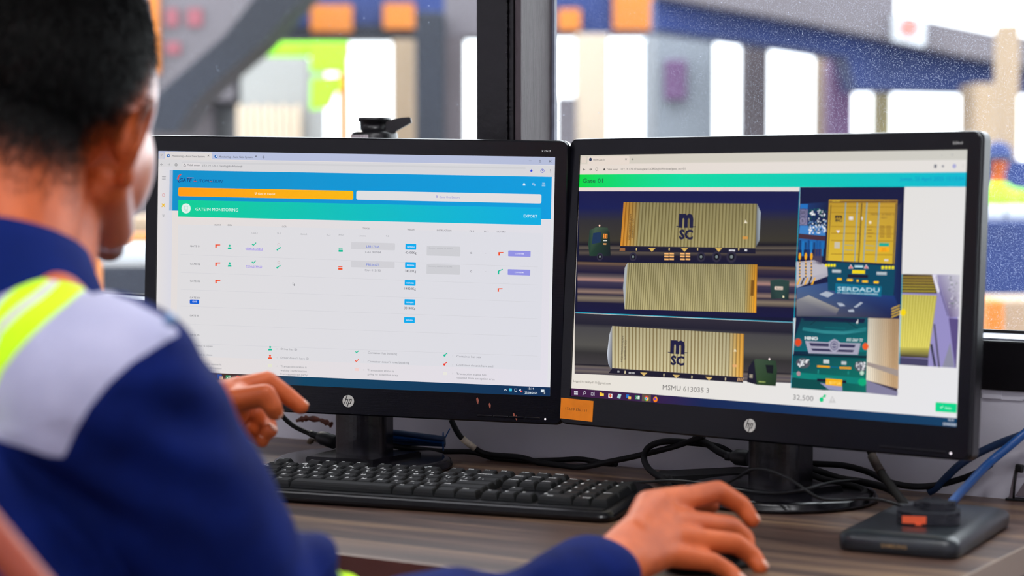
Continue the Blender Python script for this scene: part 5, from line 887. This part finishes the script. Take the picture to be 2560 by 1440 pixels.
# ---------------------------------------------------------------- clothes
cloth = bpy.data.materials.new('work_jacket'); cloth.use_nodes = True; nt = cloth.node_tree; b = nt.nodes['Principled BSDF']; N = nt.nodes.new; L = nt.links.new
tc = N('ShaderNodeTexCoord'); n1 = N('ShaderNodeTexNoise'); n1.inputs['Scale'].default_value = 22; n1.inputs['Detail'].default_value = 6; L(tc.outputs['Object'], n1.inputs['Vector'])
def colr(dark, light):
    r_ = N('ShaderNodeValToRGB'); e = r_.color_ramp.elements; e[0].position = .3; e[0].color = (*lin(dark), 1); e[1].position = .7; e[1].color = (*lin(light), 1); L(n1.outputs['Fac'], r_.inputs[0]); return r_.outputs[0]
def mask(nm):
    a_ = N('ShaderNodeAttribute'); a_.attribute_name = nm; g = N('ShaderNodeMapRange'); g.inputs[1].default_value = -.0004; g.inputs[2].default_value = .0004; L(a_.outputs['Fac'], g.inputs[0]); return g.outputs[0]
def mixc(f, a_, b2): m_ = N('ShaderNodeMixRGB'); L(f, m_.inputs[0]); L(a_, m_.inputs[1]); L(b2, m_.inputs[2]); return m_.outputs[0]
base = colr((3, 18, 72), (7, 27, 94)); grey = colr((168, 168, 196), (184, 183, 208)); neon = colr((200, 255, 30), (212, 255, 50)); silver = colr((200, 196, 200), (216, 212, 214))
c_ = mixc(mask('yoke'), base, grey); c_ = mixc(mask('neon'), c_, neon); c_ = mixc(mask('silver'), c_, silver); L(c_, b.inputs['Base Color']); b.inputs['Roughness'].default_value = .85; b.inputs['Specular IOR Level'].default_value = .12
n2 = N('ShaderNodeTexNoise'); n2.inputs['Scale'].default_value = 700; L(tc.outputs['Object'], n2.inputs['Vector']); bp_ = N('ShaderNodeBump'); bp_.inputs['Strength'].default_value = .3; bp_.inputs['Distance'].default_value = .001; L(n2.outputs['Fac'], bp_.inputs['Height']); L(bp_.outputs[0], b.inputs['Normal'])
J = [cap(PEL+Vector((0, 0, -.04)), .155, CHE, .152), ell((CHE+NKB)/2+Vector((0, -.005, -.012)), (.175, .115, .118)), cap(NKB+Vector((0, -.005, -.01)), .070, SHR+Vector((-.02, .0, -.005)), .062), cap(NKB+Vector((0, -.005, -.01)), .070, SHL, .062),
     cap(SHR, .064, SHR*.55+ELR*.45, .062), cap(SHR*.55+ELR*.45, .062, ELR+Vector((0, 0, .0)), .053), ell(SHR+Vector((.008, 0, .002)), (.060, .064, .058)),
     ell(at(718, 1482, 1.475), (.046, .046, .046)), cap(ELR, .052, ELR*.7+WRR*.3+Vector((0, 0, -.014)), .041), cap(ELR*.7+WRR*.3+Vector((0, 0, -.014)), .041, ELR*.35+WRR*.65+Vector((0, 0, -.014)), .038), cap(ELR*.35+WRR*.65+Vector((0, 0, -.014)), .038, WRR+Vector((0, 0, -.003)), .0300), cap(SHL, .062, ELL, .056), cap(ELL, .056, WRL*.9+ELL*.1, .036)]
ELRn = np.array(ELR); SHRn = np.array(SHR); WRRn = np.array(WRR)
camn = np.array(CAM)
def folds(co, no, me):
    d = np.zeros(len(co))
    ax = ELRn-SHRn; L_ = np.linalg.norm(ax); ax /= L_; t_ = (co-SHRn) @ ax; rad = np.linalg.norm(co-SHRn-np.outer(t_, ax), axis=1)
    arm = (rad < .085) & (t_ > -.02)
    ph = t_+.35*(co[:, 0]-SHRn[0])-.2*(co[:, 1]-SHRn[1])
    g = np.exp(-((t_-L_)/.055)**2)*arm; d += g*.0075*np.sin(ph*150+np.sin(co[:, 2]*60)*.8)
    g = np.exp(-((t_-.03)/.05)**2)*arm; d += g*.003*np.sin((co[:, 0]*.6+co[:, 2])*130)
    # torso folds running down from the armpit
    tor = (co[:, 2] < SHRn[2]-.02) & ~arm; k = (co[:, 2]+.55*co[:, 0]); d += tor*.007*np.sin(k*62+np.sin(co[:, 0]*25))*np.clip((SHRn[2]-co[:, 2])/.1, 0, 1)
    d += .0016*np.sin(co[:, 0]*70+co[:, 2]*45)*np.sin(co[:, 1]*60)
    co2 = co+no*d[:, None]
    # panel seams, cut along lines running front to back through the shoulder
    rel = co-camn; dep = rel[:, 1]*math.cos(PITCH)-rel[:, 2]*math.sin(PITCH); U_ = 1280+FPX*rel[:, 0]/dep; V_ = 720-FPX*(rel[:, 1]*math.sin(PITCH)+rel[:, 2]*math.cos(PITCH))/dep
    def poly(pts):
        best = np.full(len(co), 1e9); ins = np.zeros(len(co), bool); n = len(pts)
        for i in range(n):
            x0, y0 = pts[i]; x1, y1 = pts[(i+1) % n]; dx, dy = x1-x0, y1-y0; t = np.clip(((U_-x0)*dx+(V_-y0)*dy)/(dx*dx+dy*dy), 0, 1); best = np.minimum(best, np.hypot(U_-x0-t*dx, V_-y0-t*dy))
            c = ((y0 > V_) != (y1 > V_)) & (U_ < (x1-x0)*(V_-y0)/(y1-y0+1e-12)+x0); ins ^= c
        return np.where(ins, best, -best).astype('f')*.0003
    arc = [(446, 838), (400, 862), (330, 905), (270, 960), (222, 1020), (188, 1080), (161, 1142)]
    yoke = [(-900, 560), (-200, 560), (0, 560), (60, 600), (140, 640), (210, 690), (260, 728), (330, 752), (400, 790), (436, 820)]+arc+[(120, 1138), (60, 1118), (0, 1100), (-300, 1030), (-900, 980)]
    ne = [(-135, 1130), (-112, 1000), (-62, 862), (0, 760), (20, 736), (66, 690), (110, 668), (150, 672), (222, 708), (210, 726), (150, 775), (95, 830), (40, 880), (0, 925), (-28, 1000), (-45, 1130)]
    si = [(-103, 1130), (-84, 1000), (-42, 892), (0, 806), (50, 756), (100, 716), (148, 684), (164, 690), (120, 728), (60, 775), (0, 832), (-28, 905), (-62, 1000), (-80, 1130)]
    far = co[:, 0] > WRRn[0]*.0-.20
    y_ = poly(yoke); n_ = poly(ne); s_ = poly(si)
    # band round the right forearm
    fx = WRRn-ELRn; Lf = np.linalg.norm(fx); fx /= Lf; tf = (co-ELRn) @ fx; rf = np.linalg.norm(co-ELRn-np.outer(tf, fx), axis=1); fb = np.where(rf < .07, .022-np.abs(tf-.066), -1)
    armz = (rad < .1) & (t_ > .05); y_ = np.where(armz, -1, y_)
    n_ = np.maximum(n_, fb)
    for nm, v in (('yoke', y_), ('neon', n_), ('silver', s_)): a = me.attributes.new(nm, 'FLOAT', 'POINT'); a.data.foreach_set('value', v.astype('f'))
    return co2
jk = blob('jacket', J, .0042, 8, cloth, man_, folds)
# collar: a band standing round the neck
def collar():
    ax = (H(0, -.045, -.05)-NKB).normalized(); c0 = NKB+Vector((0, .004, .030)); u_ = ax.orthogonal().normalized(); v_ = ax.cross(u_); bm = bmesh.new(); rr_ = []
    for (r_, h) in ((.098, -.058), (.092, -.030), (.085, -.006), (.074, .016), (.0675, .030), (.0655, .031), (.0655, .018), (.072, -.010), (.074, -.02)):
        rr_.append([bm.verts.new(c0+ax*h+(u_*math.cos(a)*1.02+v_*math.sin(a)*.98)*r_) for a in [2*math.pi*i/64 for i in range(64)]])
    for A, B in zip(rr_, rr_[1:]+rr_[:1]):
        for i in range(64): bm.faces.new((A[i], A[(i+1) % 64], B[(i+1) % 64], B[i]))
    return bm_obj('collar', bm, mat('navy_collar', (2, 24, 88), .85, spec=.12, vary=.15, vscale=20), man_, sm=True)
collar()
bm = bmesh.new(); bmesh.ops.create_icosphere(bm, subdivisions=3, radius=1, matrix=Matrix.Translation(at(425, 800, 1.335)) @ Matrix.Diagonal((.0045, .003, .0045, 1))); bm_obj('snap_button', bm, mat('snap_metal', (110, 140, 180), .3, metal=.6), man_, sm=True)
trou = mat('navy_trousers', (16, 22, 52), .8)
blob('trousers', [cap(PEL+Vector((0, .02, -.03)), .145, PEL+Vector((.05, .12, -.04)), .125), cap(PEL+Vector((.08, .03, -.03)), .10, KR, .07), cap(PEL+Vector((-.07, .06, -.03)), .10, KL, .07), cap(KR, .07, AR+Vector((0, 0, .05)), .06), cap(KL, .07, AL+Vector((0, 0, .05)), .06)], .008, 6, trou, man_)
for k_ in (AR, AL): blob('shoe', [cap(Vector((k_.x, k_.y-.03, .045)), .043, Vector((k_.x+.03, k_.y+.15, .038)), .036), cap(k_, .045, Vector((k_.x, k_.y, .05)), .043)], .006, 4, mat('shoe_leather', (18, 16, 16), .4), man_)
# ---------------------------------------------------------------- chair
chm = mat('reddish_wood', (150, 66, 44), .4, vary=.18, vscale=9, stretch=(1, 1, .3)); seatz = PEL.z-.155
ch = thing('wooden_chair', 'reddish wooden chair with a slanted back post, in the lower left corner', 'chair', Matrix.Translation((PEL.x, PEL.y, 0)) @ Matrix.Rotation(R(-18), 4, 'Z'))
boxo('seat', (-.22, -.20, seatz-.045), (.22, .22, seatz-.005), chm, ch, bev=.01)
for sx, sy in ((-.19, -.17), (.19, -.17), (-.19, .19), (.19, .19)): boxo('leg', (sx-.02, sy-.02, 0), (sx+.02, sy+.02, seatz-.046), chm, ch, bev=.004)
# chair back: two curved posts and rails
def wp(v): return ch.matrix_basis.inverted() @ v
pa = at(-83, 1260, 1.15); pb_ = at(30, 1397, 1.15); pc = at(150, 1542, 1.15)
bm = bmesh.new(); q = [wp(p) for p in spline([at(-220, 1094, 1.15), pa, pb_, pc], 6)+[Vector((pc.x+.02, pc.y, pc.z-.06)), Vector((pc.x+.03, pc.y, pc.z-.15)), Vector((pc.x+.03, pc.y+.0, seatz-.03))]]; tube(bm, q, .0105, 14); bm_obj('back_post', bm, chm, ch)
off = Vector((-.40, .06, 0)); bm = bmesh.new(); tube(bm, [v+wp(Vector((0, 0, 0))+off)-wp(Vector((0, 0, 0))) for v in q], .0105, 14); bm_obj('back_post', bm, chm, ch)
for k in (0, 19): 
    bm = bmesh.new(); v = q[k]; v2 = v+wp(off)-wp(Vector((0, 0, 0))); tube(bm, spline([v, (v+v2)/2+Vector((0, -.02, 0)), v2], 8), .012, 10); bm_obj('back_rail', bm, chm, ch)
# ---------------------------------------------------------------- outdoors, beyond the window
GZ = -.25
conc = mat('outdoor_concrete', (120, 118, 114), .8, vary=.12, vscale=.8); dk = mat('navy_steel', (10, 42, 104), .6, vary=.25, vscale=1.5); dk2 = mat('dark_slate_steel', (10, 18, 34), .6, vary=.25, vscale=1.5)
lilac = mat('lilac_grey_paint', (98, 92, 98), .6, vary=.1, vscale=1); beige = mat('beige_paint', (158, 136, 112), .7, vary=.06, vscale=1); cream = mat('cream_boards', (205, 186, 164), .7, vary=.05, vscale=2); orange = mat('orange_paint', (196, 112, 22), .6, vary=.1, vscale=2); lime = mat('lime_fluorescent', (150, 230, 20), .6); wht = mat('white_paint', (200, 204, 210), .6); gry = mat('pale_grey_paint', (128, 134, 142), .7, vary=.08, vscale=1)
red = mat('red_paint', (150, 44, 44), .6, vary=.2, vscale=3); purp = mat('purple_paint', (104, 74, 112), .7, vary=.15, vscale=2); brn = mat('brown_grey_paint', (82, 74, 78), .7, vary=.15, vscale=2)
bm = bmesh.new(); box(bm, (-30, .13, GZ-.1), (30, 45, GZ)); o = bm_obj('ground', bm, conc, None, ROOM); o['kind'] = 'structure'
def pbox(name, x0, y0, x1, y1, Y, th, m, label, cat, group=None, ground=False, bev=.01):     # a solid block whose near face spans the given corners at distance Y
    a = at(x0, y0, Y); b_ = at(x1, y1, Y); z0 = GZ if ground else b_.z
    o = boxo(name, (a.x, Y, z0), (b_.x, Y+th, a.z), m, None, None, bev=bev); return tag(o, label, cat, group)
def pprism(name, pts, Y, th, m, label, cat, group=None):
    w = [at(x, y, Y) for x, y in pts]; bm = bmesh.new(); a = [bm.verts.new((p.x, Y, p.z)) for p in w]; b_ = [bm.verts.new((p.x, Y+th, p.z)) for p in w]; n = len(w); bm.faces.new(a); bm.faces.new(b_[::-1])
    for i in range(n): bm.faces.new((a[i], a[(i+1) % n], b_[(i+1) % n], b_[i]))
    return tag(bm_obj(name, bm, m), label, cat, group)
# left pane: container crane leg, gantry, booths
pprism('crane_brace', [(380, 330), (395, 235), (560, 90), (640, -10), (640, -160), (900, -160), (760, -10), (655, 108), (545, 200), (480, 262), (440, 330)], 9.5, .5, dk2, 'broad dark diagonal steel brace, leftmost thing seen through the left pane', 'brace')
mirrored = mat('reflected_red', (138, 74, 84), .7)  # red lettering reflected in the pane, put on the container as marks
t = thing('stacked_container', 'pale grey container with faded red marks standing for pane reflections, behind the dark diagonal brace', 'container', Matrix.Translation((0, 0, 0)))
a = at(300, -120, 13); b_ = at(590, 252, 13); o = boxo('container_body', (a.x, 13, b_.z), (b_.x, 15.4, a.z), lilac, t, bev=.02); 
for x0, x1 in ((415, 445), (468, 505)): a = at(x0, 22, 12.98); b_ = at(x1, 65, 12.98); boxo('red_reflection', (a.x, 12.97, b_.z), (b_.x, 12.999, a.z), mirrored, t)
a = at(415, 105, 12.98); b_ = at(450, 135, 12.98); boxo('red_reflection', (a.x, 12.97, b_.z), (b_.x, 12.999, a.z), mirrored, t)
a = at(368, -120, 12.98); b_ = at(399, 185, 12.98); boxo('yellow_stripe', (a.x, 12.96, b_.z), (b_.x, 12.999, a.z), orange, t)
pbox('stacked_container', 300, 259, 540, 900, 13.2, 2.4, brn, 'dull maroon container at the bottom left of the left pane', 'container', ground=True)
def part(o, par):
    for k in ('label', 'category', 'group'):
        if k in o: del o[k]
    o.parent = par; return o
g1 = thing('gantry', 'navy overhead gantry with orange panels across the top of the left pane', 'gantry', Matrix())
part(pbox('upper_beam', 640, -260, 1200, 62, 16, .6, dk, '', ''), g1); part(pbox('lower_beam', 660, 62, 1045, 97, 16, .5, dk2, '', ''), g1)
for x0, x1, y0, y1 in ((776, 880, 12, 80), (958, 1036, 8, 72)): part(pbox('orange_panel', x0, y0, x1, y1, 15.9, .1, orange, '', ''), g1)
part(pprism('gusset', [(648, 102), (700, 48), (702, 102)], 15.9, .1, orange, '', ''), g1)
for x0 in (500, 1070): part(pbox('gantry_leg', x0, -260, x0+24, 400, 16.6, .3, dk, '', '', ground=True), g1)
t = thing('booth', 'pale grey gate booth with cream boarding, in the middle of the left pane', 'booth')
a = at(600, 140, 12.9); b_ = at(770, 400, 12.9); boxo('booth_wall', (a.x, 12.9, GZ), (b_.x, 14.2, a.z), mat('booth_paint', (150, 150, 148), .7), t, bev=.02)
for i in range(9): a = at(592+i*18, 262+(i % 2)*6, 12.8); b_ = at(608+i*18, 380, 12.8); boxo('board', (a.x, 12.8, GZ), (b_.x, 12.85, a.z), cream, t, bev=.005)
t = thing('lime_sign', 'bright lime-green overhead sign with a hanging panel in the left pane', 'sign')
for x0, y0, x1, y1 in ((612, 102, 868, 138), (775, 104, 868, 180)): a = at(x0, y0, 11); b_ = at(x1, y1, 11+.0); boxo('sign_panel', (a.x, 11 if y1 > 150 else 11.1, b_.z), (b_.x, 11.09 if y1 > 150 else 11.2, a.z), lime, t, bev=.01)
a = at(845, 180, 11); boxo('sign_post', (a.x, 11.02, GZ), (a.x+.05, 11.08, a.z), orange, t)
# small outdoor worker in a lime vest
def worker(label, hx, hy, Y, s=1.0, vest=lime):
    h = at(hx, hy, Y); t = thing('person', label, 'person', Matrix.Translation((0, 0, 0))); z = h.z
    def v(x, y, dz): return Vector((h.x+x*s, Y+y*s, z+dz*s))
    sk = bpy.data.materials['skin']; fl = max((z-GZ)/s-.12, .9)
    blob('body', [ell(v(0, 0, 0), (.08*s, .095*s, .12*s)), cap(v(0, 0, -.1), .05*s, v(0, 0, -.2), .06*s), cap(v(-.15, 0, -.26), .055*s, v(.15, 0, -.26), .055*s), cap(v(0, 0, -.3), .13*s, v(0, 0, -.75), .12*s), cap(v(-.19, 0, -.27), .05*s, v(-.24, -.05, -.55), .04*s), cap(v(-.24, -.05, -.55), .04*s, v(-.20, -.20, -.78), .03*s), cap(v(.19, 0, -.27), .05*s, v(.24, -.03, -.55), .04*s), cap(v(.24, -.03, -.55), .04*s, v(.20, -.18, -.75), .03*s), cap(v(-.09, 0, -.8), .085*s, v(-.1, 0, -fl), .05*s), cap(v(.09, 0, -.8), .085*s, v(.1, 0, -fl), .05*s)], .022*s, 3, sk, t)
    blob('vest', [cap(v(0, 0, -.3), .155*s, v(0, 0, -.74), .15*s), cap(v(-.16, 0, -.27), .07*s, v(.16, 0, -.27), .07*s), cap(v(-.18, 0, -.27), .066*s, v(-.24, -.05, -.5), .056*s), cap(v(.18, 0, -.27), .066*s, v(.24, -.03, -.5), .056*s)], .022*s, 3, vest, t)
    blob('trousers', [cap(v(-.09, 0, -.8), .10*s, v(-.1, 0, -fl), .065*s), cap(v(.09, 0, -.8), .10*s, v(.1, 0, -fl), .065*s), cap(v(-.05, 0, -.78), .13*s, v(.05, 0, -.78), .13*s)], .022*s, 3, dk, t)
    blob('helmet', [ell(v(0, 0, .05), (.105*s, .12*s, .085*s)), ell(v(0, -.03, .02), (.12*s, .15*s, .012*s)), ell(v(0, .02, -.02), (.092*s, .10*s, .10*s))], .015*s, 2, dk, t); t.children[-1].name = 'hood'
o = part(pprism('hanging_panel', [(778, 196), (846, 190), (852, 214), (836, 236), (822, 268), (776, 274)], 11.0, .09, lime, '', ''), t)
pbox('booth_pillar', 978, 98, 1036, 400, 13, .3, beige, 'beige pillar between the bright gap and the dark shed in the left pane', 'pillar', ground=True)
pbox('gate_post', 846, 190, 866, 400, 12.4, .1, orange, 'thin orange gate post behind the flip-cap bottle', 'post', ground=True)
pbox('shed_wall', 1038, 30, 1110, 400, 12, .5, dk2, 'dark slate shed wall right of the beige pillar', 'wall panel', ground=True)
pbox('shed_wall', 1110, 92, 1160, 400, 12.2, .4, brn, 'brown-grey shed wall next to the narrow white strip', 'wall panel', ground=True)
pbox('shed_wall', 1110, -200, 1240, 92, 12.3, .4, lilac, 'lilac-grey shed fascia above the narrow white strip', 'wall panel')
# left of the monitor, low
pbox('barrier_beam', 150, 585, 420, 606, 7, .12, orange, 'orange horizontal barrier beam seen between chin and monitor', 'barrier', bev=.02)
pbox('kerb_wall', -200, 612, 420, 662, 6.8, .3, wht, 'white low kerb wall below the orange barrier beam', 'kerb', bev=.02)
pbox('kerb_wall', -200, 540, 420, 584, 7.4, .3, beige, 'beige low wall behind the orange barrier beam', 'kerb', bev=.02)
pbox('parked_plinth', -200, 664, 420, 760, 6.2, .3, dk2, 'dark slate plinth in front of the white kerb wall', 'plinth', ground=True)
pbox('yellow_bollard', 205, 640, 238, 760, 5.2, .1, orange, 'yellow-orange bollard seen just under the man\'s chin', 'bollard', ground=True)
# right pane
g2 = thing('gantry', 'navy overhead gantry with a square bright orange panel just right of the mullion', 'gantry', Matrix())
part(pbox('upper_beam', 1380, -260, 1640, 84, 16, .6, dk, '', ''), g2); part(pbox('gantry_leg', 1440, 84, 1470, 400, 16.1, .3, dk, '', '', ground=True), g2)
for x0, x1, y0, y1 in ((1395, 1452, 22, 76), (1533, 1638, -30, 76)): part(pbox('orange_panel', x0, y0, x1, y1, 15.9, .1, orange, '', ''), g2)
pbox('booth_pillar', 1395, 84, 1402, 400, 14, .3, beige, 'sliver of beige pillar behind the mullion edge', 'pillar', ground=True) if 0 else None
pbox('kerb_block', 1395, 242, 1442, 400, 13, .5, lilac, 'lilac-grey block low beside the mullion', 'block', ground=True)
pbox('booth_pillar', 1440, 84, 1522, 400, 14, .4, cream, 'cream pillar left of the widest bright gap', 'pillar', ground=True)
pbox('yellow_post', 1572, 278, 1592, 400, 12, .05, mat('olive_yellow', (196, 184, 84), .6), 'short olive-yellow post in the bright gap', 'post', ground=True)
pc_ = thing('parked_container', 'blue-grey container with a dark mauve hatch between two bright gaps', 'container', Matrix())
part(pbox('container_body', 1640, 70, 1786, 400, 14, 1.4, gry, '', '', ground=True), pc_); part(pbox('hatch', 1662, 150, 1716, 250, 13.93, .069, purp, '', ''), pc_)
pbox('booth_pillar', 1866, 92, 1922, 400, 13.6, .4, brn, 'brown-grey pillar in the centre of the right pane', 'pillar', ground=True)
pbox('booth_pillar', 2050, 120, 2078, 400, 13.6, .3, beige, 'slim beige pillar beside the purple panel', 'pillar', ground=True)
pbox('purple_panel', 2078, 140, 2132, 400, 13.2, .3, purp, 'purple panel in the right pane', 'panel', ground=True)
pbox('yellow_pillar', 2192, 200, 2228, 400, 13.4, .2, mat('straw_paint', (150, 138, 96), .7), 'straw-coloured pillar left of the wide low opening', 'pillar', ground=True)
pbox('booth_pillar', 2436, 208, 2500, 400, 12, .4, beige, 'beige block behind the top right corner of the right monitor', 'pillar', ground=True)
pbox('light_pole', 2500, 60, 2546, 470, 10.2, .12, beige, 'pale beige upright pole at the far right', 'pole', ground=True)
cn = thing('canopy', 'wide sloping canopy edge with a navy beam, lilac-grey fascia and square sign', 'canopy', Matrix())
part(pprism('canopy_beam', [(1640, -12), (1780, 6), (2040, 40), (2300, 92), (2620, 150), (2620, 232), (2500, 232), (2240, 226), (2140, 226), (2120, 142), (1930, 112), (1640, 72)], 12.6, .5, dk, '', ''), cn)
part(pprism('canopy_fascia', [(1700, -200), (2240, -200), (2240, 34), (2330, 52), (2500, 86), (2640, 96), (2640, 176), (2420, 140), (2250, 104), (2020, 56), (1760, 10), (1640, -14)], 12.3, .29, lilac, '', ''), cn)
t = part(pprism('square_sign', [(2236, 34), (2316, 52), (2312, 116), (2236, 100)], 12.2, .099, wht, '', ''), cn)
c0 = at(2272, 68, 12.195); bm = bmesh.new(); lathe(bm, [(.055, 0), (.055, .01)], 24, Matrix.Translation(c0) @ Matrix.Rotation(R(90), 4, 'X')); bm_obj('red_disc', bm, mat('faded_pink', (214, 120, 112), .7), t)
# far right column below the canopy
worker('worker in a lime vest and dark hood beside the right-hand monitor edge', 2494, 400, 7.4, .50)
pbox('guard_rail', 2380, 514, 2512, 548, 6.4, .08, wht, 'short white guard rail segment touching the right monitor', 'rail'); pbox('guard_rail', 2519, 514, 2700, 548, 6.4, .08, wht, 'white guard rail segment running off the right edge', 'rail')
pbox('truck_chassis', 2420, 400, 2760, 512, 8.6, 1.0, dk, 'navy machine housing behind the white guard rail', 'machine'); pbox('truck_chassis', 2420, 552, 2760, 752, 6.2, .8, dk, 'navy machine base below the white guard rail', 'machine')
pbox('kerb_wall', 2380, 752, 2760, 830, 5.4, .3, beige, 'beige low wall seen just above the right sill', 'kerb', ground=True); pbox('orange_crate', 2470, 752, 2512, 830, 5.1, .25, orange, 'orange crate standing before the beige low wall', 'crate', ground=True)
C.objects.unlink(_to); bpy.data.objects.remove(_to)
